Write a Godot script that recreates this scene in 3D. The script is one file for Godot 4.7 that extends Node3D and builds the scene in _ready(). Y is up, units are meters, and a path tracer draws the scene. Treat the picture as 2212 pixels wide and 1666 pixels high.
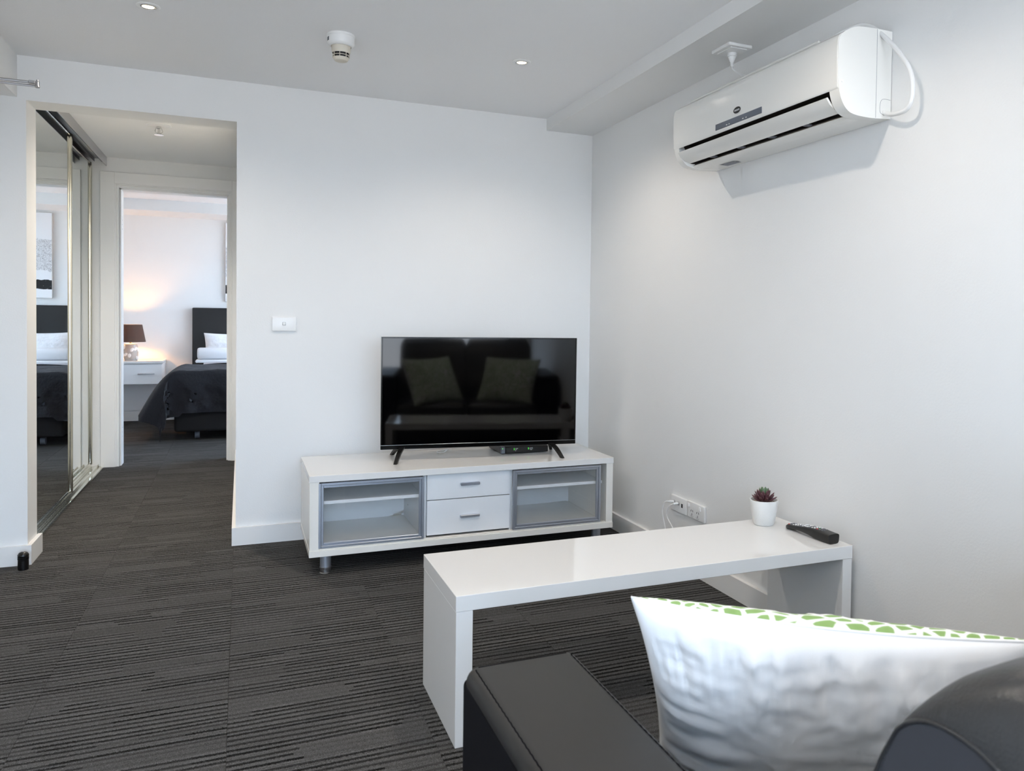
extends Node3D
# A living room with a TV stand, bench and sofa; a hall with mirrored wardrobe doors leads to a bedroom.
# World: y up, metres. Right wall face is x = 0, far wall face is z = 0, the room runs towards +z and -x.

const CEIL := 2.4
var M := {}
var taken := {}


class Shape:
	var st := SurfaceTool.new()
	var xf := Transform3D.IDENTITY
	var gid := 1

	func _init():
		st.begin(Mesh.PRIMITIVE_TRIANGLES)

	func tri(a: Vector3, b: Vector3, c: Vector3, h: Vector3, group := -1, ua := Vector2.ZERO, ub := Vector2.ZERO, uc := Vector2.ZERO):
		var pa := xf * a
		var pb := xf * b
		var pc := xf * c
		var n := (pa - pc).cross(pa - pb)
		if n.length_squared() < 1e-18:
			return
		st.set_smooth_group(group)
		if n.dot(xf.basis * h) < 0.0:
			var t := pb
			pb = pc
			pc = t
			var tu := ub
			ub = uc
			uc = tu
		st.set_uv(ua)
		st.add_vertex(pa)
		st.set_uv(ub)
		st.add_vertex(pb)
		st.set_uv(uc)
		st.add_vertex(pc)

	func quad(a: Vector3, b: Vector3, c: Vector3, d: Vector3, h: Vector3, group := -1, ua := Vector2.ZERO, ub := Vector2.ZERO, uc := Vector2.ZERO, ud := Vector2.ZERO):
		tri(a, b, c, h, group, ua, ub, uc)
		tri(a, c, d, h, group, ua, uc, ud)

	func box(lo: Vector3, hi: Vector3, bev := 0.0):
		var m := (lo + hi) * 0.5
		var e := (hi - lo) * 0.5
		var b := minf(bev, minf(e.x, minf(e.y, e.z)) * 0.9)
		var V := func(s: Vector3, ax: int) -> Vector3:
			var p := m
			for k in 3:
				p[k] += s[k] * (e[k] if k == ax else e[k] - b)
			return p
		for ax in 3:
			var i := (ax + 1) % 3
			var j := (ax + 2) % 3
			for sg in [-1.0, 1.0]:
				var q := []
				for w in [[-1.0, -1.0], [1.0, -1.0], [1.0, 1.0], [-1.0, 1.0]]:
					var s := Vector3.ZERO
					s[ax] = sg
					s[i] = w[0]
					s[j] = w[1]
					q.append(V.call(s, ax))
				var h := Vector3.ZERO
				h[ax] = sg
				quad(q[0], q[1], q[2], q[3], h)
				if b > 0.0:
					for s2 in [-1.0, 1.0]:
						var s := Vector3.ZERO
						s[ax] = sg
						s[i] = s2
						s[j] = -1.0
						var t := s
						t[j] = 1.0
						quad(V.call(s, ax), V.call(s, i), V.call(t, i), V.call(t, ax), s + t)
		if b > 0.0:
			for x in [-1.0, 1.0]:
				for y in [-1.0, 1.0]:
					for z in [-1.0, 1.0]:
						var s := Vector3(x, y, z)
						tri(V.call(s, 0), V.call(s, 1), V.call(s, 2), s)

	func rbox(lo: Vector3, hi: Vector3, r: float, n := 3, mid := 1, deform = null):
		# a box with round edges; deform(p, q) may move each point, q runs from -1 to 1 inside the box
		var m := (lo + hi) * 0.5
		var e := (hi - lo) * 0.5
		r = minf(r, minf(e.x, minf(e.y, e.z)))
		var place := func(p: Vector3) -> Vector3:
			var c := Vector3(clampf(p.x, -e.x + r, e.x - r), clampf(p.y, -e.y + r, e.y - r), clampf(p.z, -e.z + r, e.z - r))
			var d := p - c
			var o := c + (d.normalized() * r if d.length() > 1e-9 else d)
			if deform != null:
				o = deform.call(o, o / e)
			return m + o
		gid += 1
		for ax in 3:
			var i := (ax + 1) % 3
			var j := (ax + 2) % 3
			var ci := steps(e[i], r, n, mid)
			var cj := steps(e[j], r, n, mid)
			for sg in [-1.0, 1.0]:
				for a in ci.size() - 1:
					for b in cj.size() - 1:
						var q := []
						for w in [[a, b], [a + 1, b], [a + 1, b + 1], [a, b + 1]]:
							var p := Vector3.ZERO
							p[ax] = sg * e[ax]
							p[i] = ci[w[0]]
							p[j] = cj[w[1]]
							q.append(place.call(p))
						var h := Vector3.ZERO
						h[ax] = sg * 2.0
						h += (q[0] + q[2]) * 0.5 - m
						quad(q[0], q[1], q[2], q[3], h, gid)

	func steps(e: float, r: float, n: int, mid: int) -> Array:
		var out := []
		for k in n:
			out.append(-e + r - r * tan((1.0 - float(k) / n) * PI / 4.0))
		for k in mid:
			out.append(lerpf(-e + r, e - r, float(k) / mid))
		for k in n + 1:
			out.append(e - r + r * tan(float(k) / n * PI / 4.0))
		return out

	func lathe(prof: Array, seg := 24, sharp := 35.0):
		gid += 1
		for k in prof.size() - 1:
			var a: Vector2 = prof[k]
			var b: Vector2 = prof[k + 1]
			if k > 0:
				var d0: Vector2 = (a - prof[k - 1]).normalized()
				if rad_to_deg(d0.angle_to((b - a).normalized())) > sharp or rad_to_deg(d0.angle_to((b - a).normalized())) < -sharp:
					gid += 1
			var t := (b - a).normalized()
			for s in seg:
				var u := TAU * s / seg
				var w := TAU * (s + 1) / seg
				var um := (u + w) * 0.5
				var h := Vector3(cos(um) * t.y, -t.x, sin(um) * t.y)
				quad(Vector3(cos(u) * a.x, a.y, sin(u) * a.x), Vector3(cos(w) * a.x, a.y, sin(w) * a.x), Vector3(cos(w) * b.x, b.y, sin(w) * b.x), Vector3(cos(u) * b.x, b.y, sin(u) * b.x), h, gid,
					Vector2(float(s) / seg, float(k) / prof.size()), Vector2(float(s + 1) / seg, float(k) / prof.size()), Vector2(float(s + 1) / seg, float(k + 1) / prof.size()), Vector2(float(s) / seg, float(k + 1) / prof.size()))

	func tube(pts: Array, r: float, seg := 8, closed := false):
		gid += 1
		var n := pts.size()
		var side := Vector3.ZERO
		var rings := []
		for k in n:
			var a: Vector3 = pts[(k - 1 + n) % n] if closed or k > 0 else pts[k]
			var b: Vector3 = pts[(k + 1) % n] if closed or k < n - 1 else pts[k]
			var t := (b - a).normalized()
			if side == Vector3.ZERO:
				side = t.cross(Vector3.UP if absf(t.y) < 0.9 else Vector3.RIGHT).normalized()
			side = (side - t * side.dot(t)).normalized()
			var up := t.cross(side)
			var ring := []
			for s in seg:
				var u := TAU * s / seg
				ring.append(pts[k] + (side * cos(u) + up * sin(u)) * r)
			rings.append(ring)
		for k in (n if closed else n - 1):
			for s in seg:
				var q := (s + 1) % seg
				var k2 := (k + 1) % n
				quad(rings[k][s], rings[k][q], rings[k2][q], rings[k2][s], (rings[k][s] + rings[k][q] - pts[k] * 2.0), gid)
		if not closed:
			for s in seg:
				var q := (s + 1) % seg
				tri(rings[0][s], rings[0][q], pts[0], pts[0] - pts[1])
				tri(rings[n - 1][s], rings[n - 1][q], pts[n - 1], pts[n - 1] - pts[n - 2])

	func extrude(poly: PackedVector2Array, z0: float, z1: float, sharp := 30.0, caps := true):
		var n := poly.size()
		var area := 0.0
		for k in n:
			area += poly[k].cross(poly[(k + 1) % n])
		var sgn := 1.0 if area > 0 else -1.0
		gid += 1
		for k in n:
			var a := poly[k]
			var b := poly[(k + 1) % n]
			var d := (b - a).normalized()
			var p := (a - poly[(k - 1 + n) % n]).normalized()
			if absf(rad_to_deg(p.angle_to(d))) > sharp:
				gid += 1
			quad(Vector3(a.x, a.y, z0), Vector3(b.x, b.y, z0), Vector3(b.x, b.y, z1), Vector3(a.x, a.y, z1), Vector3(d.y, -d.x, 0) * sgn, gid)
		if caps:
			var id := Geometry2D.triangulate_polygon(poly)
			for k in range(0, id.size(), 3):
				for z in [z0, z1]:
					tri(Vector3(poly[id[k]].x, poly[id[k]].y, z), Vector3(poly[id[k + 1]].x, poly[id[k + 1]].y, z), Vector3(poly[id[k + 2]].x, poly[id[k + 2]].y, z), Vector3(0, 0, -1 if (z == z0) == (z0 < z1) else 1))

	func surf(nu: int, nv: int, fn: Callable, inside: Vector3):
		gid += 1
		var g := []
		for i in nu + 1:
			var row := []
			for j in nv + 1:
				row.append(fn.call(float(i) / nu, float(j) / nv))
			g.append(row)
		for i in nu:
			for j in nv:
				var c: Vector3 = (g[i][j] + g[i + 1][j + 1]) * 0.5
				quad(g[i][j], g[i + 1][j], g[i + 1][j + 1], g[i][j + 1], c - inside, gid,
					Vector2(float(i) / nu, float(j) / nv), Vector2(float(i + 1) / nu, float(j) / nv), Vector2(float(i + 1) / nu, float(j + 1) / nv), Vector2(float(i) / nu, float(j + 1) / nv))

	func done(mat: Material) -> ArrayMesh:
		st.generate_normals()
		var m := st.commit()
		m.surface_set_material(0, mat)
		return m


# ---------- names, things and parts

func numbered(called: String) -> String:
	var k: int = taken.get(called, 0)
	taken[called] = k + 1
	return called if k == 0 else "%s_%03d" % [called, k]


func thing(called: String, label: String, category: String, at := Vector3.ZERO, turn := 0.0, group := "") -> Node3D:
	var o := Node3D.new()
	o.name = numbered(called)
	add_child(o)
	o.position = at
	o.rotation.y = turn
	tag(o, label, category, group)
	return o


func tag(o: Node, label: String, category: String, group := "", kind := ""):
	o.set_meta("label", label)
	o.set_meta("category", category)
	if group:
		o.set_meta("group", group)
	if kind:
		o.set_meta("kind", kind)


func put(sh: Shape, called: String, mat: Material, parent: Node = self) -> MeshInstance3D:
	return put_mesh(sh.done(mat), called, parent)


func put_mesh(mesh: Mesh, called: String, parent: Node) -> MeshInstance3D:
	var o := MeshInstance3D.new()
	o.mesh = mesh
	o.name = numbered(called) if parent == self else called
	parent.add_child(o, true)
	return o


func wput(sh: Shape, called: String, mat: Material, parent: Node3D) -> MeshInstance3D:
	# a part whose shape is given in world coordinates, under an unturned thing (or under such a part)
	var o := put(sh, called, mat, parent)
	if parent.get_parent() == self and not parent is MeshInstance3D:
		o.position = -parent.position
	return o


func wbox(called: String, lo: Vector3, hi: Vector3, bev: float, mat: Material, parent: Node3D) -> MeshInstance3D:
	var s := Shape.new()
	s.box(lo, hi, bev)
	return wput(s, called, mat, parent)


func structure(called: String, boxes: Array, mat: Material, label: String, bev := 0.0) -> MeshInstance3D:
	var s := Shape.new()
	for b in boxes:
		s.box(b[0], b[1], bev)
	var o := put(s, called, mat)
	o.set_meta("kind", "structure")
	o.set_meta("label", label)
	return o


func V(x: float, y: float, z: float) -> Vector3:
	return Vector3(x, y, z)


func smooth_path(pts: Array, per := 5) -> Array:
	var out := []
	for k in pts.size() - 1:
		var a: Vector3 = pts[maxi(k - 1, 0)]
		var b: Vector3 = pts[k]
		var c: Vector3 = pts[k + 1]
		var d: Vector3 = pts[mini(k + 2, pts.size() - 1)]
		for s in per:
			out.append(b.cubic_interpolate(c, a, d, float(s) / per))
	out.append(pts[-1])
	return out


func open_curve(pts: Array, per := 4) -> PackedVector2Array:
	var out := PackedVector2Array()
	var n := pts.size()
	for k in n - 1:
		for s in per:
			var b: Vector2 = pts[k]
			out.append(b.cubic_interpolate(pts[k + 1], pts[maxi(k - 1, 0)], pts[mini(k + 2, n - 1)], float(s) / per))
	out.append(pts[-1])
	return out


func smooth_poly(pts: Array, per := 4) -> PackedVector2Array:
	var out := PackedVector2Array()
	var n := pts.size()
	for k in n:
		for s in per:
			var b: Vector2 = pts[k]
			out.append(b.cubic_interpolate(pts[(k + 1) % n], pts[(k - 1 + n) % n], pts[(k + 2) % n], float(s) / per))
	return out


# ---------- materials

func mat(key: String, color: Color, rough := 0.5, metal := 0.0) -> StandardMaterial3D:
	var m := StandardMaterial3D.new()
	m.resource_name = key
	m.albedo_color = color
	m.roughness = rough
	m.metallic = metal
	M[key] = m
	return m


func noise_tex(freq: float, size := 512, octaves := 3, seed_ := 1, type := FastNoiseLite.TYPE_SIMPLEX_SMOOTH) -> NoiseTexture2D:
	var n := FastNoiseLite.new()
	n.noise_type = type
	n.frequency = freq
	n.fractal_octaves = octaves
	n.seed = seed_
	var t := NoiseTexture2D.new()
	t.width = size
	t.height = size
	t.seamless = true
	t.noise = n
	return t


func bump(m: StandardMaterial3D, tex: Texture2D, depth_cm: float, scale: float, world := false):
	m.heightmap_enabled = true
	m.heightmap_texture = tex
	m.heightmap_scale = depth_cm
	m.uv1_triplanar = true
	m.uv1_world_triplanar = world
	m.uv1_scale = Vector3.ONE * scale


func materials():
	var fine := noise_tex(0.08, 512, 3, 4)
	var coarse := noise_tex(0.02, 512, 4, 9)
	bump(mat("wall", Color(0.925, 0.925, 0.92), 0.62), fine, 0.02, 2.2, true)
	bump(mat("ceiling", Color(0.955, 0.955, 0.955), 0.85), fine, 0.02, 2.2, true)
	mat("trim", Color(0.93, 0.925, 0.915), 0.34)
	mat("lacquer", Color(0.905, 0.9, 0.89), 0.07)
	mat("cream", Color(0.93, 0.915, 0.885), 0.2)
	mat("drawer_white", Color(0.93, 0.935, 0.94), 0.3)
	mat("brown_plastic", Color(0.2, 0.175, 0.165), 0.35)
	mat("aluminium", Color(0.74, 0.76, 0.8), 0.34, 0.85)
	mat("satin_metal", Color(0.75, 0.75, 0.76), 0.28, 1.0)
	mat("dark_metal", Color(0.32, 0.32, 0.33), 0.35, 1.0)
	mat("chrome", Color(0.9, 0.9, 0.9), 0.06, 1.0)
	mat("mirror", Color(0.9, 0.915, 0.905), 0.0, 1.0)
	mat("mirror_stile", Color(0.86, 0.85, 0.8), 0.14, 1.0)
	mat("white_plastic", Color(0.93, 0.93, 0.925), 0.3)
	mat("ac_white", Color(0.93, 0.925, 0.905), 0.16)
	mat("old_plastic", Color(0.86, 0.83, 0.77), 0.5)
	mat("dark_slot", Color(0.06, 0.05, 0.05), 0.5)
	mat("grey_display", Color(0.35, 0.38, 0.43), 0.25)
	mat("black_plastic", Color(0.035, 0.035, 0.037), 0.35)
	mat("black_gloss", Color(0.02, 0.02, 0.022), 0.12)
	mat("screen", Color(0.008, 0.008, 0.011), 0.045)
	mat("slate_plastic", Color(0.13, 0.14, 0.17), 0.35)
	mat("grey_plastic", Color(0.42, 0.43, 0.46), 0.4)
	mat("print_white", Color(0.9, 0.9, 0.9), 0.5)
	mat("print_red", Color(0.75, 0.18, 0.15), 0.5)
	mat("print_green", Color(0.2, 0.45, 0.25), 0.5)
	mat("rubber", Color(0.025, 0.025, 0.028), 0.3)
	var g := mat("glass", Color(0.93, 0.97, 0.98, 0.06), 0.0)
	g.transparency = BaseMaterial3D.TRANSPARENCY_ALPHA
	var led := mat("led_green", Color(0.3, 0.9, 0.3), 0.4)
	led.emission_enabled = true
	led.emission = Color(0.35, 1.0, 0.3)
	led.emission_energy_multiplier = 3.0
	var glow := mat("lamp_glow", Color(1, 0.97, 0.9), 0.4)
	glow.emission_enabled = true
	glow.emission = Color(1.0, 0.9, 0.74)
	glow.emission_energy_multiplier = 6.0
	var bulb := mat("bulb_glow", Color(1, 0.95, 0.85), 0.4)
	bulb.emission_enabled = true
	bulb.emission = Color(1.0, 0.8, 0.5)
	bulb.emission_energy_multiplier = 8.0
	var l := mat("leather", Color(0.13, 0.13, 0.135), 0.36)
	l.metallic_specular = 0.65
	bump(l, noise_tex(0.09, 512, 3, 21, FastNoiseLite.TYPE_CELLULAR), 0.05, 7.0)
	var la := mat("leatherette", Color(0.085, 0.084, 0.082), 0.5)
	bump(la, noise_tex(0.3, 512, 2, 22), 0.015, 6.0)
	var f := mat("side_fabric", Color(0.07, 0.072, 0.085), 0.9)
	f.metallic_specular = 0.2
	bump(f, noise_tex(0.35, 512, 2, 23), 0.02, 8.0)
	mat("panel_fabric", Color(0.2, 0.205, 0.225), 0.8)
	var cot := mat("cotton", Color(0.955, 0.955, 0.955), 0.85)
	bump(cot, noise_tex(0.35, 512, 2, 31), 0.02, 6.0)
	var lin := mat("linen", Color(0.93, 0.93, 0.94), 0.85)
	bump(lin, coarse, 0.35, 2.0)
	var tow := mat("towel", Color(0.93, 0.93, 0.94), 0.95)
	bump(tow, noise_tex(0.3, 512, 2, 33), 0.25, 4.0)
	var bl := mat("blanket", Color(0.06, 0.066, 0.095), 0.9)
	bl.rim_enabled = true
	bl.rim = 0.6
	bl.rim_tint = 0.6
	bump(bl, coarse, 0.3, 3.0)
	mat("head_leather", Color(0.075, 0.075, 0.085), 0.45)
	mat("dark_fabric", Color(0.05, 0.05, 0.06), 0.9)
	var sh := mat("shade_fabric", Color(0.3, 0.26, 0.23), 0.9)
	bump(sh, noise_tex(0.4, 512, 2, 35), 0.1, 4.0)
	sh.backlight_enabled = true
	sh.backlight = Color(0.32, 0.24, 0.17)
	mat("ceramic", Color(0.9, 0.9, 0.89), 0.4)
	mat("lamp_ceramic", Color(0.68, 0.67, 0.65), 0.25)
	mat("leaf_purple", Color(0.36, 0.22, 0.24), 0.42)
	mat("leaf_green", Color(0.36, 0.45, 0.33), 0.4)
	var p := mat("pebbles", Color(1, 1, 1), 0.8)
	p.vertex_color_use_as_albedo = true
	# the green pebble print of the cushions
	var pn := FastNoiseLite.new()
	pn.noise_type = FastNoiseLite.TYPE_CELLULAR
	pn.cellular_return_type = FastNoiseLite.RETURN_DISTANCE2_SUB
	pn.cellular_jitter = 0.9
	pn.fractal_type = FastNoiseLite.FRACTAL_NONE
	pn.frequency = 0.03
	pn.seed = 5
	var gr := Gradient.new()
	gr.offsets = PackedFloat32Array([0.0, 0.2, 0.28, 1.0])
	gr.colors = PackedColorArray([Color(0.94, 0.94, 0.92), Color(0.94, 0.94, 0.92), Color(0.56, 0.68, 0.42), Color(0.5, 0.62, 0.36)])
	var pt := NoiseTexture2D.new()
	pt.width = 1024
	pt.height = 1024
	pt.noise = pn
	pt.color_ramp = gr
	var pm := mat("print_cotton", Color(1, 1, 1), 0.85)
	pm.albedo_texture = pt
	pm.uv1_scale = Vector3(0.85, 0.85, 1)
	carpet()


func carpet():
	# three by three carpet tiles of 512 pixels: rows of loops, dark grooves that start and stop
	var n := 1536
	var rng := RandomNumberGenerator.new()
	rng.seed = 77
	var strength := PackedFloat32Array()          # per tile row band and 8-pixel column
	strength.resize(60 * 192)
	var tint := PackedFloat32Array()
	tint.resize(60 * 192)
	for ty in 3:
		for tx in 3:
			var row := 0
			while row < 20:
				var rows := mini(20 - row, rng.randi_range(1, 3))
				var c := 0
				while c < 64:
					var w := mini(64 - c, rng.randi_range(8, 46))
					var s: float = [0.18, 0.45, 0.8, 1.0, 1.0, 0.9, 1.0][rng.randi_range(0, 6)]
					var t := rng.randf_range(-1.0, 1.0)
					for r in rows:
						var from := maxi(c - rng.randi_range(0, 3), 0)      # rows of a band end unevenly
						var one := s * rng.randf_range(0.6, 1.0)
						for k in range(from, c + w):
							strength[(ty * 20 + row + r) * 192 + tx * 64 + k] = one * rng.randf_range(0.8, 1.0)
							tint[(ty * 20 + row + r) * 192 + tx * 64 + k] = t
					c += w
				row += rows
	var shift := PackedFloat32Array()
	for k in 60:
		shift.append(rng.randf_range(-3.5, 3.5))
	var grain := PackedFloat32Array()
	grain.resize(4096)
	for k in 4096:
		grain[k] = rng.randf_range(-1.0, 1.0)
	var profile := PackedFloat32Array()             # groove depth across one row
	profile.resize(26)
	for k in 26:
		var d := absf(k - 13.0) / 13.0
		profile[k] = maxf(1.0 - smoothstep(0.2, 0.6, d), 0.3 * smoothstep(0.86, 1.0, d))
	var col := PackedByteArray()
	col.resize(n * n * 3)
	var hei := PackedByteArray()
	hei.resize(n * n)
	var at := 0
	for y in n:
		var row := int(y / 25.6)
		var base := row * 192
		var ph := y - row * 25.6
		var line := (y * 1103) & 4095
		for x in n:
			var k := base + (x >> 3)
			var loopn := grain[(line + (x >> 1) * 7 + (x >> 3) * 131) & 4095]
			var g := grain[(line * 3 + x * 13) & 4095]
			var pr := profile[clampi(int(ph + loopn * 3.4 + shift[row] + 1.5 * sin(x * 0.011 + row)), 0, 25)] * strength[k]
			var v := (0.315 + 0.085 * strength[k] + 0.06 * loopn + 0.075 * g + 0.014 * tint[k]) * (1.0 - 0.86 * pr)
			col[at * 3] = int(clampf(v * 0.985, 0, 1) * 255)
			col[at * 3 + 1] = int(clampf(v * 0.975, 0, 1) * 255)
			col[at * 3 + 2] = int(clampf(v * 0.965, 0, 1) * 255)
			hei[at] = int(clampf(0.75 - 0.6 * pr + 0.1 * loopn + 0.1 * g, 0, 1) * 255)
			at += 1
	var m := mat("carpet", Color(1, 1, 1), 0.95)
	m.albedo_texture = ImageTexture.create_from_image(Image.create_from_data(n, n, false, Image.FORMAT_RGB8, col))
	m.heightmap_enabled = true
	m.heightmap_texture = ImageTexture.create_from_image(Image.create_from_data(n, n, false, Image.FORMAT_L8, hei))
	m.heightmap_scale = 0.4
	m.metallic_specular = 0.15
	mat("screed", Color(0.2, 0.2, 0.2), 0.9)


# ---------- camera, sky and lights

func camera_and_light():
	var cam := Camera3D.new()
	cam.name = "camera"
	add_child(cam)
	cam.transform = Transform3D(Basis(Vector3.UP, -0.4126) * Basis(Vector3.RIGHT, -0.0246) * Basis(Vector3.BACK, 0.014), V(-1.9768, 1.2023, 4.5069))
	cam.projection = Camera3D.PROJECTION_FRUSTUM
	cam.near = 0.05
	cam.far = 100.0
	var f := 1717.77
	cam.size = 1666.0 / f * cam.near
	cam.frustum_offset = Vector2(-166.2 / f, -100.8 / f) * cam.near
	cam.current = true
	var lens := CameraAttributesPhysical.new()
	lens.frustum_focal_length = 5.0
	lens.exposure_aperture = 1.8
	lens.frustum_focus_distance = 3.8
	cam.attributes = lens

	var we := WorldEnvironment.new()
	we.name = "environment"
	var e := Environment.new()
	e.background_mode = Environment.BG_SKY
	var sm := ProceduralSkyMaterial.new()
	sm.sky_top_color = Color(0.775, 0.88, 1.0)
	sm.sky_horizon_color = Color(0.822, 0.908, 1.0)
	sm.ground_horizon_color = Color(0.84, 0.91, 0.98)
	sm.ground_bottom_color = Color(0.88, 0.9, 0.93)
	sm.sky_energy_multiplier = 3.15
	sm.ground_energy_multiplier = 2.4
	e.sky = Sky.new()
	e.sky.sky_material = sm
	e.tonemap_mode = Environment.TONE_MAPPER_LINEAR
	e.tonemap_exposure = 1.03
	e.sdfgi_enabled = true
	e.ssao_enabled = true
	e.ssil_enabled = true
	we.environment = e
	add_child(we)


func _ready():
	camera_and_light()
	materials()
	shell()
	hall()
	bedroom()
	ceiling_fittings()
	air_conditioner()
	wall_plates()
	tv_stand()
	television()
	set_top_box()
	bench()
	pot_plant()
	remote()
	sofa()
	cushion("white cushion with green pebble print front beside sofa arm further from the right wall", V(-1.1501, 0.5822, 3.532), -0.705, -0.4885, 0.009)
	cushion("white cushion with green pebble print front beside sofa arm next to right wall", V(-0.462, 0.5822, 3.56), 0.5, -0.4885, 0.0)
	small_things()


# ---------- the shell of the rooms

func shell():
	# floor: a screed slab and carpet tiles
	var fl := structure("floor", [[V(-4.1, -0.2, -5.78), V(0.36, -0.008, 6.35)]], M.screed, "dark charcoal striped carpet tile floor")
	var pitch := 0.54
	var rng := RandomNumberGenerator.new()
	rng.seed = 3
	for i in range(-4, 5):
		for j in range(-14, 10):
			var x0 := maxf(-2.01 + i * pitch, -4.1)
			var x1 := minf(-2.01 + (i + 1) * pitch, 0.36)
			var z0 := maxf(1.505 + j * pitch, -5.78)
			var z1 := minf(1.505 + (j + 1) * pitch, 6.35)
			if x1 - x0 < 0.01 or z1 - z0 < 0.01:
				continue
			if z1 <= -0.19 and z0 >= -2.64 and x0 > -1.9 or x1 < -3.3 and z0 > -2.7:
				continue
			var v := V(rng.randi_range(0, 2), rng.randi_range(0, 2), rng.randi_range(0, 1))
			var s := Shape.new()
			var g := 0.0002
			var b := 0.0009
			var uvof := func(x: float, z: float) -> Vector2:
				var u := Vector2((x - (-2.01 + i * pitch)) / pitch, (z - (1.505 + j * pitch)) / pitch)
				if v.z > 0:
					u = Vector2.ONE - u
				return (Vector2(v.x, v.y) + u * 0.996 + Vector2.ONE * 0.002) / 3.0
			var a := [Vector2(x0 + g, z0 + g), Vector2(x1 - g, z0 + g), Vector2(x1 - g, z1 - g), Vector2(x0 + g, z1 - g)]
			var c := [Vector2(x0 + g + b, z0 + g + b), Vector2(x1 - g - b, z0 + g + b), Vector2(x1 - g - b, z1 - g - b), Vector2(x0 + g + b, z1 - g - b)]
			s.quad(V(c[0].x, 0, c[0].y), V(c[1].x, 0, c[1].y), V(c[2].x, 0, c[2].y), V(c[3].x, 0, c[3].y), Vector3.UP, -1, uvof.call(c[0].x, c[0].y), uvof.call(c[1].x, c[1].y), uvof.call(c[2].x, c[2].y), uvof.call(c[3].x, c[3].y))
			for k in 4:
				var q := (k + 1) % 4
				var out: Vector2 = (a[k] + a[q]) * 0.5 - Vector2((x0 + x1) * 0.5, (z0 + z1) * 0.5)
				s.quad(V(c[k].x, 0, c[k].y), V(c[q].x, 0, c[q].y), V(a[q].x, -0.0012, a[q].y), V(a[k].x, -0.0012, a[k].y), V(out.x, 0.2, out.y), -1, uvof.call(c[k].x, c[k].y), uvof.call(c[q].x, c[q].y), uvof.call(a[q].x, a[q].y), uvof.call(a[k].x, a[k].y))
				s.quad(V(a[k].x, -0.0012, a[k].y), V(a[q].x, -0.0012, a[q].y), V(a[q].x, -0.008, a[q].y), V(a[k].x, -0.008, a[k].y), V(out.x, 0, out.y), -1, uvof.call(a[k].x, a[k].y), uvof.call(a[q].x, a[q].y), uvof.call(a[q].x, a[q].y), uvof.call(a[k].x, a[k].y))
			put(s, "carpet_tile", M.carpet, fl)

	structure("ceiling", [[V(-4.1, CEIL, -5.78), V(0.36, CEIL + 0.15, 6.35)]], M.ceiling, "flat white painted ceiling")
	structure("ceiling_bulkhead_right", [[V(-0.3004, 2.3305, 0), V(0, CEIL, 6.2)]], M.wall, "white bulkhead running along the top of the right wall")
	structure("ceiling_bulkhead_left", [[V(-3.2, 2.2042, 0), V(-2.9389, CEIL, 6.2)]], M.wall, "white bulkhead above the entry side")
	structure("wall_right", [[V(0, 0, -0.19), V(0.15, CEIL, 6.2)]], M.wall, "white painted wall behind the air conditioner")
	structure("wall_far", [[V(-3.8, 0, -0.19), V(-2.9038, CEIL, 0)], [V(-1.9996, 0, -0.19), V(0, CEIL, 0)], [V(-2.9038, 2.1939, -0.19), V(-1.9996, CEIL, 0)]], M.wall, "white painted wall with hall opening, behind the television")
	structure("wall_left", [[V(-3.35, 0, 0), V(-3.2, CEIL, 6.2)]], M.wall, "white painted wall on the entry side")
	structure("wall_back", [[V(-3.35, 0, 6.2), V(-2.95, CEIL, 6.35)], [V(-0.25, 0, 6.2), V(0.15, CEIL, 6.35)], [V(-2.95, 2.25, 6.2), V(-0.25, CEIL, 6.35)], [V(-2.95, 0, 6.2), V(-0.25, 0.08, 6.35)]], M.wall, "white wall around the balcony window")
	window("window_1", V(-2.95, 0.08, 6.24), V(-0.25, 2.25, 6.3), 3, "wide balcony window with dark frame")

	# skirting boards
	var hs := 0.0932
	var ts := 0.0184
	var sk := [
		["baseboard_far", [[V(-1.9996 - ts, 0, 0), V(-ts, hs, ts)], [V(-1.9996 - ts, 0, -0.19), V(-1.9996, hs, 0)]], "white skirting board under the television wall"],
		["baseboard_right", [[V(-ts, 0, 0), V(0, hs, 6.2)]], "white skirting board along the right wall"],
		["baseboard_left", [[V(-3.2, 0, 0), V(-2.9038 + ts, hs, ts)], [V(-2.9038, 0, -0.215), V(-2.9038 + ts, hs, 0)]], "white skirting board wrapped round the wall end by the mirror"],
	]
	for k in sk:
		structure(k[0], k[1], M.trim, k[2])
	# the entry door on the left, beyond the frame, which carries the closer
	var d := structure("door_2", [[V(-3.2, 0, 0.22), V(-3.165, 2.08, 1.06)]], M.trim, "white entry door")
	d.set_meta("category", "door")
	var cl := thing("door_closer", "silver folding arm of a door closer under the left bulkhead", "door closer", V(-3.165, 2.1, 0.66))
	wbox("body", V(-3.165, 2.045, 0.5), V(-3.11, 2.1075, 0.74), 0.006, M.satin_metal, cl)
	var s := Shape.new()
	s.tube([V(-3.13, 2.1125, 0.7), V(-2.742, 2.1125, 0.7)], 0.0055, 10)
	wput(s, "upper_link", M.satin_metal, cl)
	s = Shape.new()
	s.tube([V(-3.17, 2.0985, 0.71), V(-2.725, 2.0985, 0.7)], 0.0045, 10)
	wput(s, "lower_link", M.satin_metal, cl)
	s = Shape.new()
	s.box(V(-2.752, 2.105, 0.69), V(-2.728, 2.119, 0.71), 0.003)
	wput(s, "fork", M.satin_metal, cl)
	s = Shape.new()
	s.xf = Transform3D(Basis(), V(-2.722, 2.093, 0.7))
	s.lathe([Vector2(0, 0), Vector2(0.008, 0), Vector2(0.0095, 0.003), Vector2(0.008, 0.008), Vector2(0.0075, 0.024), Vector2(0.005, 0.026), Vector2(0.004, 0.031), Vector2(0, 0.032)], 16)
	wput(s, "pivot", M.satin_metal, cl)
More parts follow.
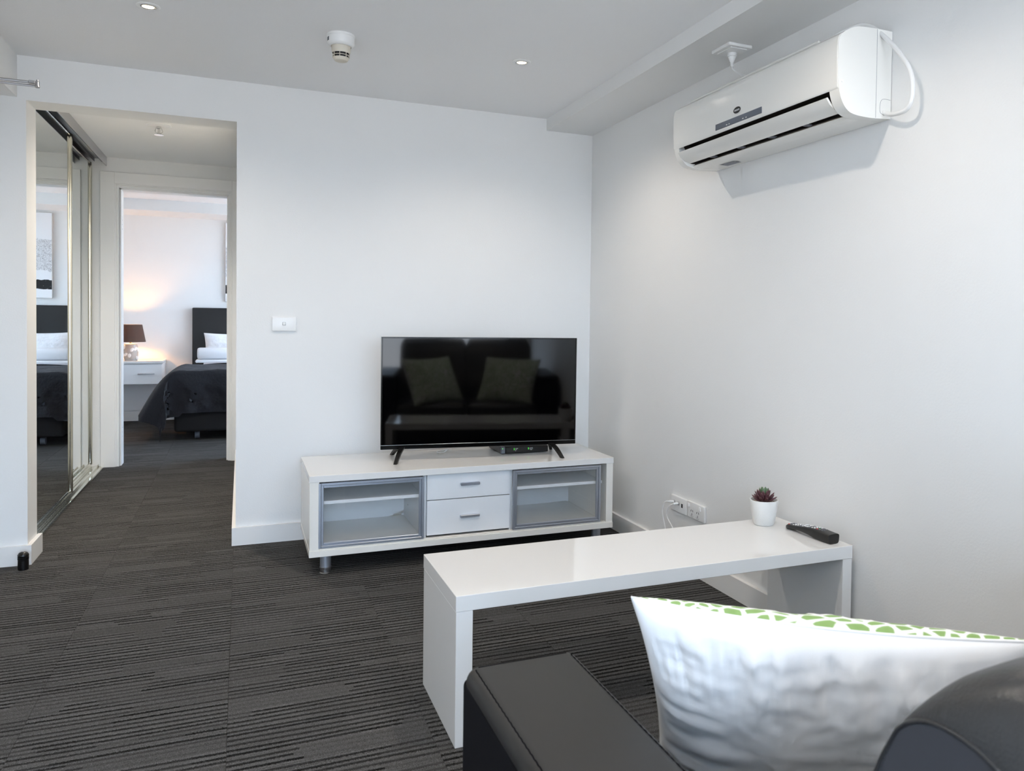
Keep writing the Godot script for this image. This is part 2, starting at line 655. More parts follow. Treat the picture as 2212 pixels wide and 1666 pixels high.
	wbox("shoe", V(-3.2, 2.085, 0.66), V(-3.165, 2.115, 0.76), 0.003, M.satin_metal, cl)


func window(called: String, lo: Vector3, hi: Vector3, lights: int, label: String):
	# a framed window in a wall; the thin axis is the one across the wall
	var o := Node3D.new()
	o.name = called
	add_child(o)
	o.position = V((lo.x + hi.x) * 0.5, lo.y, (lo.z + hi.z) * 0.5)
	o.set_meta("kind", "structure")
	o.set_meta("label", label)
	var along := 0 if hi.x - lo.x > hi.z - lo.z else 2
	var w := 0.05
	var s := Shape.new()
	s.box(lo, V(hi.x, lo.y + w, hi.z), 0.004)
	s.box(V(lo.x, hi.y - w, lo.z), hi, 0.004)
	for k in lights + 1:
		var a := lo
		var b := hi
		var c: float = lerpf(lo[along] + w * 0.5, hi[along] - w * 0.5, float(k) / lights)
		a[along] = c - w * 0.5
		b[along] = c + w * 0.5
		a.y += w
		b.y -= w
		s.box(a, b, 0.004)
	wput(s, "window_frame", M.slate_plastic, o)
	for k in lights:
		var a := lo
		var b := hi
		var across := 2 - along
		var c: float = (lo[across] + hi[across]) * 0.5
		a[along] = lerpf(lo[along], hi[along], float(k) / lights) + w
		b[along] = lerpf(lo[along], hi[along], float(k + 1) / lights) - w
		a.y += w
		b.y -= w
		a[across] = c
		b[across] = c
		var p := Shape.new()
		var h := Vector3.ZERO
		h[across] = 1.0
		var q := a
		q.y = b.y
		var r := b
		r.y = a.y
		p.quad(a, r, b, q, h)
		wput(p, "pane", M.glass, o)


# ---------- hall with mirrored sliding doors

func hall():
	structure("wall_hall_right", [[V(-1.9996, 0, -2.635), V(-1.85, CEIL, -0.19)]], M.wall, "white wall on the right of the hall")
	structure("wall_hall_left", [[V(-3.8, 0, -2.635), V(-3.65, CEIL, -0.19)]], M.wall, "white wall behind the mirrored wardrobe")
	structure("baseboard_hall", [[V(-2.018, 0, -2.605), V(-1.9996, 0.0932, -0.19)]], M.trim, "white skirting board in the hall")
	var zd := -2.635
	var x0 := -2.848
	var x1 := -2.072
	var top := 2.176
	structure("wall_hall_end", [[V(-3.95, 0, -2.8), V(x0, CEIL, zd)], [V(x1, 0, -2.8), V(0.2, CEIL, zd)], [V(x0, top, -2.8), V(x1, CEIL, zd)]], M.wall, "white wall around the bedroom doorway")
	# door frame: flat architrave with a stepped stop
	var d := Node3D.new()
	d.name = "door_1"
	add_child(d)
	d.position = V((x0 + x1) * 0.5, 0, zd)
	d.set_meta("kind", "structure")
	d.set_meta("label", "white painted bedroom door frame at the end of the hall")
	wbox("architrave", V(-2.971, 0, zd), V(-2.875, 2.288, zd + 0.022), 0.002, M.trim, d)
	wbox("architrave", V(-2.046, 0, zd), V(-2.0, 2.288, zd + 0.022), 0.002, M.trim, d)
	wbox("architrave", V(-2.875, 2.2, zd), V(-2.046, 2.288, zd + 0.022), 0.002, M.trim, d)
	for k in 3:
		var i := k * 0.009
		var zz := zd + 0.014 - k * 0.012
		var s := Shape.new()
		s.box(V(-2.875 + i, 0, zz - 0.05), V(-2.866 + i, 2.2 - i, zz), 0.0015)
		s.box(V(-2.055 - i, 0, zz - 0.05), V(-2.046 - i, 2.2 - i, zz), 0.0015)
		s.box(V(-2.866 + i, 2.191 - i, zz - 0.05), V(-2.055 - i, 2.2 - i, zz), 0.0015)
		wput(s, "stop_moulding", M.trim, d)
	var j := Shape.new()
	j.box(V(x0, 0, -2.8), V(x0 + 0.012, top, zd - 0.03))
	j.box(V(x1 - 0.012, 0, -2.8), V(x1, top, zd - 0.03))
	j.box(V(x0, top - 0.012, -2.8), V(x1, top, zd - 0.03))
	wput(j, "jamb", M.trim, d)
	for y in [0.22, 1.86]:
		var s := Shape.new()
		for k in 3:
			s.box(V(x0 + 0.012, y + k * 0.035, -2.74 + (k % 2) * 0.012), V(x0 + 0.0128, y + k * 0.035 + 0.005, -2.735 + (k % 2) * 0.012))
		wput(s, "hinge_screw_holes", M.grey_plastic, d)

	# sliding mirror doors: the near leaf runs in front of the far one
	for k in 2:
		var za: float = [-1.525, -2.6][k]
		var zb: float = [-0.215, -1.47][k]
		var x: float = [-2.985, -3.035][k]
		var t := thing("mirror_door", ["sliding wardrobe mirror next to the living room wall, reflecting the bed", "sliding wardrobe mirror next to the bedroom door frame, mostly behind the other leaf"][k], "mirror", V(x, 0.03, (za + zb) * 0.5), 0, "sliding mirror wardrobe doors")
		var s := Shape.new()
		s.box(V(x - 0.006, 0.05, za + 0.012), V(x, 2.335, zb - 0.012))
		wput(s, "mirror_panel", M.mirror, t)
		s = Shape.new()
		s.box(V(x - 0.02, 0.045, za + 0.012), V(x - 0.0065, 2.34, zb - 0.012))
		wput(s, "backing", M.grey_plastic, t)
		for e in [za, zb]:
			s = Shape.new()
			var q := smooth_poly([Vector2(x - 0.022, e - 0.016), Vector2(x + 0.004, e - 0.019), Vector2(x + 0.013, e - 0.008), Vector2(x + 0.009, e), Vector2(x + 0.013, e + 0.008), Vector2(x + 0.004, e + 0.019), Vector2(x - 0.022, e + 0.016)], 3)
			s.xf = Transform3D(Basis(V(1, 0, 0), V(0, 0, 1), V(0, 1, 0)), Vector3.ZERO)
			s.extrude(q, 0.035, 2.345, 50.0)
			wput(s, "stile", M.mirror_stile, t)
		wbox("bottom_rail", V(x - 0.02, 0.03, za + 0.02), V(x + 0.006, 0.05, zb - 0.02), 0.002, M.mirror_stile, t)
		wbox("top_rail", V(x - 0.02, 2.335, za + 0.02), V(x + 0.004, 2.35, zb - 0.02), 0.002, M.mirror_stile, t)
	var tr := thing("door_track", "silver aluminium track at the hall ceiling above the mirror doors", "track", V(-2.99, 2.355, -1.42))
	wbox("fascia", V(-2.933, 2.332, zd), V(-2.929, CEIL, -0.19), 0.0, M.satin_metal, tr)
	wbox("channel", V(-3.07, 2.385, zd), V(-2.933, CEIL, -0.19), 0.0, M.satin_metal, tr)
	wbox("guide", V(-2.962, 2.36, zd), V(-2.959, 2.385, -0.19), 0.0, M.dark_metal, tr)
	wbox("guide", V(-3.012, 2.36, zd), V(-3.009, 2.385, -0.19), 0.0, M.dark_metal, tr)
	tr = thing("door_track", "pale floor track with raised rails under the mirror doors", "track", V(-2.99, 0, -1.42))
	wbox("plate", V(-3.07, 0, zd), V(-2.945, 0.012, -0.215), 0.002, M.mirror_stile, tr)
	wbox("rail", V(-2.99, 0.012, zd), V(-2.98, 0.028, -0.215), 0.002, M.mirror_stile, tr)
	wbox("rail", V(-3.04, 0.012, zd), V(-3.03, 0.028, -0.215), 0.002, M.mirror_stile, tr)
	wbox("rail", V(-2.953, 0.012, zd), V(-2.945, 0.02, -0.215), 0.002, M.mirror_stile, tr)


# ---------- bedroom

func bedroom():
	var zb := -5.62
	structure("wall_bedroom_far", [[V(-4.1, 0, zb - 0.15), V(0.36, CEIL, zb)]], M.wall, "white bedroom wall behind the bed")
	structure("wall_bedroom_left", [[V(-4.1, 0, zb), V(-3.95, CEIL, -2.8)]], M.wall, "white bedroom side wall")
	structure("wall_bedroom_right", [[V(0.2, 0, zb), V(0.35, CEIL, -5.2)], [V(0.2, 0, -3.0), V(0.35, CEIL, -2.635)], [V(0.2, 2.3, -5.2), V(0.35, CEIL, -3.0)], [V(0.2, 0, -5.2), V(0.35, 0.15, -3.0)]], M.wall, "white bedroom wall around its window")
	window("window_2", V(0.25, 0.15, -5.2), V(0.31, 2.3, -3.0), 2, "bedroom window")
	structure("ceiling_bulkhead_bedroom", [[V(-3.95, 2.285, zb), V(0.2, CEIL, -5.05)]], M.wall, "white bulkhead over the head of the bed")
	structure("baseboard_bedroom", [[V(-3.95, 0, zb), V(0.2, 0.1, zb + 0.018)]], M.trim, "white skirting board behind the bedside table")
	var rng := RandomNumberGenerator.new()
	rng.seed = 12

	# bed
	var xl := -2.50
	var xr := -1.0
	var zf := -3.86
	var bed := thing("bed", "bed with black headboard and dark base behind the doorway", "bed", V(-1.75, 0, -4.7))
	var s := Shape.new()
	s.rbox(V(-2.483, 0.25, zb + 0.018), V(-0.95, 1.272, zb + 0.07), 0.012, 2)
	wput(s, "headboard", M.head_leather, bed)
	s = Shape.new()
	s.rbox(V(xl - 0.05, 0.085, zb + 0.08), V(xr + 0.05, 0.34, zf + 0.01), 0.03, 2)
	wput(s, "base", M.dark_fabric, bed)
	s = Shape.new()
	s.rbox(V(xl, 0.34, zb + 0.075), V(xr, 0.615, zf), 0.07, 4)
	wput(s, "mattress", M.linen, bed)
	for q in [V(-2.36, 0, -4.02), V(-1.12, 0, -4.02), V(-2.36, 0, -5.4), V(-1.12, 0, -5.4)]:
		s = Shape.new()
		s.box(q + V(-0.05, 0.07, -0.03), q + V(0.05, 0.1, 0.03), 0.006)
		s.xf = Transform3D(Basis(V(0, 1, 0), V(1, 0, 0), V(0, 0, -1)), q + V(0, 0.035, 0))
		s.lathe([Vector2(0, -0.02), Vector2(0.035, -0.02), Vector2(0.035, 0.02), Vector2(0, 0.02)], 16)
		wput(s, "castor", M.grey_plastic, bed)
	# folded-back white sheet
	var sheet := Shape.new()
	sheet.rbox(V(xl - 0.035, 0.36, zb + 0.35), V(xr + 0.03, 0.645, zf - 0.02), 0.09, 4, 6, func(p: Vector3, q: Vector3) -> Vector3: return p + V(0, 0.012 * sin(q.z * 7.0 + q.x * 3.0), 0.0))
	wput(sheet, "sheet", M.linen, bed)
	# blanket draped over the foot end
	var n := FastNoiseLite.new()
	n.seed = 8
	n.frequency = 1.9
	var ytop := 0.672
	var drape := func(u: float, v: float) -> Vector3:
		var a := lerpf(-0.50, xr - xl + 0.45, u)            # across, from the left edge of the bed
		var b := lerpf(-0.93, 0.47, v)                      # along, past the foot of the bed
		var ox := -minf(a, 0.0)
		var rx := maxf(a - (xr - xl), 0.0)
		var oz := maxf(b, 0.0)
		var side := maxf(ox, rx)
		var fall := side + oz if side * oz == 0.0 else sqrt(side * side + oz * oz) * 1.07
		var soft := 0.07
		var drop := fall - soft * (1.0 - exp(-fall / soft))
		var fold := n.get_noise_2d(a * 2.2, b * 2.2)
		var wave := sin(a * 19.0 + fold * 3.0) * 0.018 * smoothstep(0.05, 0.3, oz) + sin(b * 17.0 + 1.0) * 0.016 * smoothstep(0.05, 0.3, side)
		var corner := smoothstep(0.0, 0.25, minf(side, oz))
		var x := clampf(a, 0.0, xr - xl) + xl
		x -= (0.10 * (1.0 - exp(-ox / 0.1)) + 0.5 * ox * (1.0 - corner * 0.75)) if ox > 0.0 else 0.0
		x += 0.10 * (1.0 - exp(-rx / 0.1)) + 0.3 * rx
		var z := zf + minf(b, 0.0) + 0.06 * (1.0 - exp(-oz / 0.08)) + wave + 0.08 * corner
		return V(x + wave * 0.6 * smoothstep(0.0, 0.1, side), maxf(ytop - drop + 0.012 * fold * (1.0 - smoothstep(0.0, 0.2, fall)), 0.012), z)
	s = Shape.new()
	s.surf(84, 60, drape, V(-1.75, 0.25, -4.3))
	var bo := put(s, "blanket", M.blanket)
	tag(bo, "dark navy plush blanket draped over the foot of the bed", "blanket")
	# pillows and towels
	for k in 2:
		var px: float = [-2.06, -1.42][k]
		var p := bed_pillow()
		p.name = numbered("pillow")
		add_child(p)
		p.position = V(px, 0.645 + 0.17, -5.37)
		p.rotation = V(-0.25, 0, 0)
		tag(p, ["white bed pillow propped on headboard, nearer the bedside table", "white bed pillow propped on headboard, seen in the wardrobe mirror"][k], "pillow", "white bed pillows")
	for k in 2:
		var px: float = [-2.22, -1.44][k]
		var t := Node3D.new()
		t.name = numbered("rolled_towel")
		add_child(t)
		t.position = V(px, 0.683, -4.98)
		tag(t, ["rolled white towel on the blanket, nearer the bedside table", "rolled white towel on the blanket, seen in the wardrobe mirror"][k], "towel", "rolled white towels on the bed")
		s = Shape.new()
		s.rbox(V(-0.2, 0.0, -0.13), V(0.2, 0.03, 0.13), 0.014, 2)
		put(s, "folded_layer", M.towel, t)
		s = Shape.new()
		s.xf = Transform3D(Basis(V(0, 1, 0), V(-1, 0, 0), V(0, 0, 1)), V(0, 0.093, 0))
		s.lathe([Vector2(0, -0.18), Vector2(0.045, -0.185), Vector2(0.058, -0.178), Vector2(0.064, -0.16), Vector2(0.064, 0.16), Vector2(0.058, 0.178), Vector2(0.045, 0.185), Vector2(0, 0.18)], 20, 60)
		put(s, "roll", M.towel, t)

	# bedside table on the wall
	var nt := thing("bedside_table", "white wall-hung bedside table with one drawer", "bedside table", V(-3.05, 0.44, zb))
	wbox("top", V(-3.36, 0.665, zb + 0.019), V(-2.742, 0.692, -5.13), 0.002, M.lacquer, nt)
	wbox("body", V(-3.35, 0.44, zb + 0.019), V(-2.752, 0.665, -5.165), 0.0, M.drawer_white, nt)
	var dr := wbox("drawer", V(-3.348, 0.443, -5.164), V(-2.754, 0.655, -5.146), 0.002, M.drawer_white, nt)
	wbox("handle", V(-2.98, 0.55, -5.146), V(-2.82, 0.562, -5.125), 0.003, M.satin_metal, dr)
	wbox("wall_panel", V(-3.36, 0.12, zb + 0.019), V(-2.742, 0.44, zb + 0.03), 0.0, M.drawer_white, nt)

	# lamp
	var lx := V(-3.065, 0.692, -5.33)
	var lamp := thing("table_lamp", "table lamp with brown shade and pebble-patterned base on bedside table", "lamp", lx)
	s = Shape.new()
	s.lathe([Vector2(0, 0), Vector2(0.058, 0), Vector2(0.062, 0.01), Vector2(0.07, 0.04), Vector2(0.072, 0.09), Vector2(0.066, 0.15), Vector2(0.06, 0.175), Vector2(0.03, 0.18), Vector2(0.012, 0.182), Vector2(0.012, 0.2), Vector2(0, 0.2)], 28, 50)
	put(s, "base", M.lamp_ceramic, lamp)
	for k in 15:
		var a := k * 2.4 + 0.4
		var y := 0.025 + 0.13 * (float(k % 5) + 0.35 * float(k / 5 % 2)) / 4.4
		s = Shape.new()
		s.xf = Transform3D(Basis(Vector3.UP, PI / 2 - a) * Basis(Vector3.BACK, rng.randf_range(-0.9, 0.9)), V(cos(a) * 0.067, y, sin(a) * 0.067))
		s.lathe([Vector2(0, 0)], 8)
		var e := func(u: float, v: float) -> Vector3:
			var r := v * PI / 2
			return V(cos(u * TAU) * 0.017 * sin(r), sin(u * TAU) * 0.026 * sin(r), 0.008 * cos(r))
		s.surf(14, 4, e, V(0, 0, -0.05))
		put(s, "oval_inlay", M.ceramic, lamp)
	s = Shape.new()
	for off in [0.0, 0.003]:
		s.lathe([Vector2(0.142 - off, 0.198), Vector2(0.108 - off, 0.385)], 36)
	put(s, "lamp_shade", M.shade_fabric, lamp)
	s = Shape.new()
	s.lathe([Vector2(0, 0.2), Vector2(0.014, 0.205), Vector2(0.014, 0.23), Vector2(0.026, 0.26), Vector2(0.03, 0.285), Vector2(0.02, 0.31), Vector2(0, 0.318)], 16, 70)
	put(s, "bulb", M.bulb_glow, lamp)
	var o := OmniLight3D.new()
	o.name = "bulb_light"
	o.light_color = Color(1.0, 0.72, 0.42)
	o.light_energy = 0.4
	o.light_size = 0.03
	o.omni_range = 12.0
	o.omni_attenuation = 2.0
	o.shadow_enabled = true
	o.position = V(0, 0.28, 0)
	lamp.add_child(o)

	# picture: abstract bands on canvas
	var w := 256
	var hh := 288
	var im := Image.create(w, hh, false, Image.FORMAT_RGB8)
	var pn := FastNoiseLite.new()
	pn.seed = 3
	pn.frequency = 0.03
	var pf := FastNoiseLite.new()
	pf.seed = 4
	pf.frequency = 0.12
	for y in hh:
		for x in w:
			var v := float(y) / hh
			var jag := pn.get_noise_2d(x, y) * 0.03
			var g := 0.93
			if v + jag > 0.3 and v + jag < 0.68:
				var k := absf(pf.get_noise_2d(x, y * 1.6))
				g = 0.88 - 0.3 * smoothstep(0.12, 0.0, k) - 0.1 * maxf(pn.get_noise_2d(x * 2.0, y * 2.0), 0.0)
				if v + jag < 0.345 and x < 150 and x > 60 or x > 190 and v > 0.36 and v < 0.4:
					g = 0.1
			if v + jag * 0.5 > 0.79 and v + jag * 0.5 < 0.895 and pf.get_noise_2d(x * 3.0, y) > -0.55:
				g = 0.07
			im.set_pixel(x, y, Color(g, g, g * 1.01))
	var art := mat("canvas_print", Color(1, 1, 1), 0.7)
	art.albedo_texture = ImageTexture.create_from_image(im)
	var pic := thing("picture", "abstract black and white canvas above the bed", "picture", V(-1.74, 1.347, zb + 0.02))
	wbox("canvas", V(-2.145, 1.347, zb + 0.002), V(-1.335, 2.254, zb + 0.035), 0.002, M.print_white, pic)
	s = Shape.new()
	s.quad(V(-2.142, 1.35, zb + 0.0356), V(-1.338, 1.35, zb + 0.0356), V(-1.338, 2.251, zb + 0.0356), V(-2.142, 2.251, zb + 0.0356), V(0, 0, 1), -1, Vector2(0, 1), Vector2(1, 1), Vector2(1, 0), Vector2(0, 0))
	wput(s, "painting", art, pic)


func bed_pillow() -> MeshInstance3D:
	var s := Shape.new()
	pillow_half(s, 0.60, 0.36, 0.075, 1.0, 3)
	pillow_half(s, 0.60, 0.36, 0.075, -1.0, 4)
	var o := MeshInstance3D.new()
	o.mesh = s.done(M.linen)
	return o


func pillow_half(s: Shape, w: float, h: float, t: float, side: float, seed_: int, pucker := 0.0):
	var n := FastNoiseLite.new()
	n.seed = seed_
	n.frequency = 1.0
	var f := func(a: float, b: float) -> Vector3:
		var u := a * 2.0 - 1.0
		var v := b * 2.0 - 1.0
		u = signf(u) * (1.0 - pow(1.0 - absf(u), 1.5))
		v = signf(v) * (1.0 - pow(1.0 - absf(v), 1.5))
		var x := u * w * 0.5 * (1.0 - 0.07 * (1.0 - v * v))
		var y := v * h * 0.5 * (1.0 - 0.09 * (1.0 - u * u))
		var e := maxf((1.0 - u * u) * (1.0 - v * v), 0.0)
		var z := t * pow(e, 0.42)
		var inner := smoothstep(0.0, 0.25, e)
		z += t * 0.12 * n.get_noise_2d(u * 1.3, v * 1.3) * inner
		if pucker > 0.0:
			# soft gathers that run in from the top and bottom seams and fade out
			var d := 1.0 - absf(v)
			var p := n.get_noise_2d(u * 7.0 + v * 0.6, v * 0.5 + 5.0)
			z += pucker * t * p * smoothstep(0.0, 0.12, d) * (1.0 - smoothstep(0.12, 0.8, d)) * smoothstep(0.0, 0.3, e)
			var d2 := 1.0 - absf(u)
			z += pucker * t * 0.6 * n.get_noise_2d(u * 0.6 + 9.0, v * 5.0) * smoothstep(0.0, 0.12, d2) * (1.0 - smoothstep(0.12, 0.7, d2)) * smoothstep(0.0, 0.3, e)
			z += t * 0.02 * n.get_noise_2d(u * 2.0 + v * 1.5 + 3.0, v * 5.0 - u * 1.5) * inner
		z = maxf(z, 0.35 * t * pow(e, 0.42))
		return V(x, y, z * side)
	s.surf(96, 80, f, V(0, 0, -side * 0.2))


# ---------- ceiling fittings

func ceiling_fittings():
	var spots := [
		[V(-2.312, CEIL, 0.941), "recessed round downlight near the hall opening", 1.0],
		[V(-0.779, CEIL, 0.942), "recessed round downlight between smoke detector and bulkhead", 1.0],
		[V(-0.779, CEIL, 2.75), "recessed round downlight above the sofa side", 1.0],
		[V(-2.312, CEIL, 2.75), "recessed round downlight above the open floor", 1.0],
		[V(-0.779, CEIL, 4.55), "recessed round downlight near the window, sofa side", 1.0],
		[V(-2.312, CEIL, 4.55), "recessed round downlight near the window, entry side", 1.0],
		[V(-2.45, CEIL, -0.95), "recessed round downlight in the hall", 3.5],
	]
	for q in spots:
		var t := thing("downlight", q[1], "ceiling light", q[0], 0, "recessed ceiling downlights")
		var s := Shape.new()
		s.lathe([Vector2(0.043, 0), Vector2(0.043, -0.002), Vector2(0.04, -0.004), Vector2(0.03, -0.0045), Vector2(0.0285, -0.003), Vector2(0.0285, 0)], 40)
		put(s, "trim_ring", M.white_plastic, t)
		s = Shape.new()
		s.lathe([Vector2(0.0275, -0.0005), Vector2(0.0275, -0.0045), Vector2(0.0245, -0.0055), Vector2(0.0225, -0.003), Vector2(0.0225, -0.0005)], 36)
		put(s, "gimbal_ring", M.satin_metal, t)
		s = Shape.new()
		s.lathe([Vector2(0.0215, -0.001), Vector2(0.02, -0.004), Vector2(0.012, -0.006), Vector2(0, -0.0068)], 28, 80)
		put(s, "lamp_lens", M.lamp_glow, t)
		var l := SpotLight3D.new()
		l.name = "downlight_beam"
		l.light_color = Color(1.0, 0.95, 0.885)
		l.light_energy = 0.78 * q[2]
		l.light_size = 0.02
		l.spot_range = 12.0
		l.spot_attenuation = 2.0
		l.spot_angle = 75.0
		l.spot_angle_attenuation = 0.75
		l.shadow_enabled = true
		l.rotation.x = -PI / 2
		l.position = V(0, -0.012, 0)
		t.add_child(l)

	# smoke detector
	var t := thing("smoke_detector", "white smoke detector with cream vented head on ceiling", "smoke detector", V(-1.589, CEIL, 0.938))
	var s := Shape.new()
	s.lathe([Vector2(0.0565, 0), Vector2(0.0575, -0.004), Vector2(0.0575, -0.01), Vector2(0.056, -0.011), Vector2(0.056, -0.037), Vector2(0.05, -0.046), Vector2(0.044, -0.05), Vector2(0.042, -0.05), Vector2(0.042, -0.045), Vector2(0, -0.045)], 48)
	put(s, "base", M.white_plastic, t)
	s = Shape.new()
	s.lathe([Vector2(0.0395, -0.044), Vector2(0.0395, -0.05), Vector2(0.0382, -0.072), Vector2(0.0365, -0.079)], 40)
	s.lathe([Vector2(0.0335, -0.0965), Vector2(0.032, -0.101), Vector2(0.027, -0.109), Vector2(0.022, -0.111), Vector2(0, -0.111)], 40)
	put(s, "head", M.old_plastic, t)
	s = Shape.new()
	s.lathe([Vector2(0.033, -0.06), Vector2(0.031, -0.099), Vector2(0, -0.099)], 32)
	put(s, "chamber", M.dark_slot, t)
	s = Shape.new()
	s.lathe([Vector2(0.032, -0.0868), Vector2(0.0353, -0.0868), Vector2(0.0348, -0.0888), Vector2(0.0315, -0.0888)], 40)
	put(s, "vent_ring", M.old_plastic, t)
	for k in 8:
		var a := k * TAU / 8 + 0.25
		s = Shape.new()
		s.xf = Transform3D(Basis(Vector3.UP, -a), V(cos(a) * 0.0345, -0.0878, sin(a) * 0.0345))
		s.box(V(-0.0012, -0.0095, -0.0012), V(0.0012, 0.0095, 0.0012))
		put(s, "vent_rib", M.old_plastic, t)
	s = Shape.new()
	for k in 5:
		var a := 2.72 + k * 0.075
		s.quad(V(cos(a) * 0.0564, -0.018, sin(a) * 0.0564), V(cos(a + 0.075) * 0.0564, -0.018, sin(a + 0.075) * 0.0564), V(cos(a + 0.075) * 0.0564, -0.034, sin(a + 0.075) * 0.0564), V(cos(a) * 0.0564, -0.034, sin(a) * 0.0564), V(cos(a), 0, sin(a)))
	put(s, "blue_sticker", M.grey_display, t)

	# sprinkler in the hall
	t = thing("sprinkler", "small chrome fire sprinkler on the hall ceiling", "sprinkler", V(-2.46, CEIL, -1.27))
	t.scale = Vector3.ONE * 1.3
	s = Shape.new()
	s.lathe([Vector2(0.055, 0), Vector2(0.054, -0.003), Vector2(0.03, -0.008), Vector2(0.014, -0.008)], 32)
	put(s, "escutcheon", M.white_plastic, t)
	s = Shape.new()
	s.lathe([Vector2(0.011, -0.006), Vector2(0.011, -0.016), Vector2(0.006, -0.02), Vector2(0.006, -0.034), Vector2(0.01, -0.04), Vector2(0, -0.042)], 16)
	put(s, "body", M.chrome, t)
	s = Shape.new()
	s.tube([V(-0.011, -0.012, 0), V(-0.017, -0.03, 0), V(-0.006, -0.044, 0)], 0.0022, 6)
	s.tube([V(0.011, -0.012, 0), V(0.017, -0.03, 0), V(0.006, -0.044, 0)], 0.0022, 6)
	put(s, "yoke", M.chrome, t)
	s = Shape.new()
	s.lathe([Vector2(0, -0.044), Vector2(0.02, -0.046), Vector2(0.021, -0.048), Vector2(0, -0.049)], 20)
	put(s, "deflector", M.chrome, t)


# ---------- air conditioner

func air_conditioner():
	var z0 := 1.41
	var z1 := 2.468
	var t := thing("air_conditioner", "white split air conditioner on the right wall with open louvre", "air conditioner", V(-0.11, 1.876, 1.94))
	# full end profile (x, y)
	var end := open_curve([Vector2(-0.002, 2.169), Vector2(-0.07, 2.169), Vector2(-0.145, 2.164), Vector2(-0.19, 2.147), Vector2(-0.2225, 2.118), Vector2(-0.2265, 2.06), Vector2(-0.2245, 1.985), Vector2(-0.213, 1.929), Vector2(-0.19, 1.895), Vector2(-0.158, 1.88), Vector2(-0.09, 1.876), Vector2(-0.002, 1.881)], 3)
	var s := Shape.new()
	for q in [[z0, z0 + 0.007, "end_cap", M.ac_white], [z1 - 0.007, z1, "end_cap", M.ac_white], [z0 + 0.007, z0 + 0.038, "cheek", M.ac_white], [z1 - 0.046, z1 - 0.007, "cheek", M.ac_white]]:
		s = Shape.new()
		s.extrude(end, q[0], q[1], 30)
		wput(s, q[2], q[3], t)
	# the casing between the caps, hollow where the air comes out
	var body := PackedVector2Array([Vector2(-0.002, 2.168), Vector2(-0.07, 2.168), Vector2(-0.14, 2.164), Vector2(-0.165, 2.157), Vector2(-0.17, 2.06), Vector2(-0.168, 1.985), Vector2(-0.1, 1.975), Vector2(-0.07, 1.93), Vector2(-0.09, 1.888), Vector2(-0.138, 1.892), Vector2(-0.148, 1.886), Vector2(-0.14, 1.879), Vector2(-0.09, 1.8765), Vector2(-0.002, 1.8815)])
	s = Shape.new()
	s.extrude(body, z0 + 0.038, z1 - 0.046, 40, false)
	wput(s, "casing", M.ac_white, t)
	# dark lining of the outlet
	var dark := PackedVector2Array([Vector2(-0.2, 1.984), Vector2(-0.168, 1.983), Vector2(-0.101, 1.973), Vector2(-0.072, 1.93), Vector2(-0.091, 1.89), Vector2(-0.137, 1.8935), Vector2(-0.137, 1.8955), Vector2(-0.095, 1.893), Vector2(-0.078, 1.93), Vector2(-0.104, 1.968), Vector2(-0.2, 1.978)])
	s = Shape.new()
	s.extrude(dark, z0 + 0.039, z1 - 0.047, 30)
	for z in [z0 + 0.0385, z1 - 0.0465]:
		var q := [V(-0.2, 1.975, z), V(-0.08, 1.975, z), V(-0.08, 1.895, z), V(-0.16, 1.895, z)]
		s.quad(q[0], q[1], q[2], q[3], V(0, 0, 1 if z < 2.0 else -1))
	wput(s, "air_outlet", M.brown_plastic, t)
	# front panel
	var front := PackedVector2Array()
	var outer := open_curve([Vector2(-0.18, 2.1515), Vector2(-0.2, 2.14), Vector2(-0.2228, 2.118), Vector2(-0.2268, 2.06), Vector2(-0.2248, 1.99)], 4)
	for q in outer:
		front.append(q)
	front.append(Vector2(-0.224, 1.962))
	front.append(Vector2(-0.219, 1.956))
	front.append(Vector2(-0.214, 1.962))
	front.append(Vector2(-0.214, 2.06))
	front.append(Vector2(-0.205, 2.118))
	front.append(Vector2(-0.178, 2.145))
	s = Shape.new()
	s.xf = Transform3D(Basis(), V(-0.0016, 0, 0))
	s.extrude(front, z0 + 0.003, z1 - 0.003, 40)
	wput(s, "front_panel", M.ac_white, t)
	# top intake lip
	wbox("intake_lip", V(-0.182, 2.15, z0 + 0.06), V(-0.17, 2.163, z1 - 0.15), 0.004, M.ac_white, t)
	# louvre
	var fl := PackedVector2Array([Vector2(-0.2275, 1.936), Vector2(-0.214, 1.917), Vector2(-0.194, 1.903), Vector2(-0.166, 1.8945), Vector2(-0.165, 1.899), Vector2(-0.19, 1.909), Vector2(-0.208, 1.923), Vector2(-0.222, 1.939)])
	s = Shape.new()
	s.extrude(fl, z0 + 0.042, z1 - 0.052, 40)
	var lv := wput(s, "louvre", M.ac_white, t)
	lv.name = "louvre"
	for k in 4:
		var z := lerpf(z0 + 0.2, z1 - 0.25, k / 3.0)
		s = Shape.new()
		s.box(V(-0.166, 1.893, z), V(-0.13, 1.902, z + 0.014), 0.002)
		wput(s, "louvre_clip", M.grey_plastic, t)
	for k in 14:
		var z := lerpf(z0 + 0.09, z1 - 0.1, k / 13.0)
		s = Shape.new()
		s.box(V(-0.15, 1.93, z), V(-0.1, 1.962, z + 0.003))
		wput(s, "vane", M.brown_plastic, t)
	# display strip, logo and sticker
	wbox("display", V(-0.2278, 1.969, 1.752), V(-0.2235, 1.993, 2.062), 0.0008, M.grey_display, t)
	for q in [[1.83, 0.008], [1.848, 0.006], [1.94, 0.008], [1.962, 0.006]]:
		wbox("display_mark", V(-0.2282, 1.974, q[0]), V(-0.2277, 1.977, q[0] + q[1]), 0.0, M.print_white, t)
	s = Shape.new()
	s.xf = Transform3D(Basis(V(0, 0, 1), V(-1, 0, 0), V(0, -1, 0)), V(-0.2282, 2.0165, 1.905))
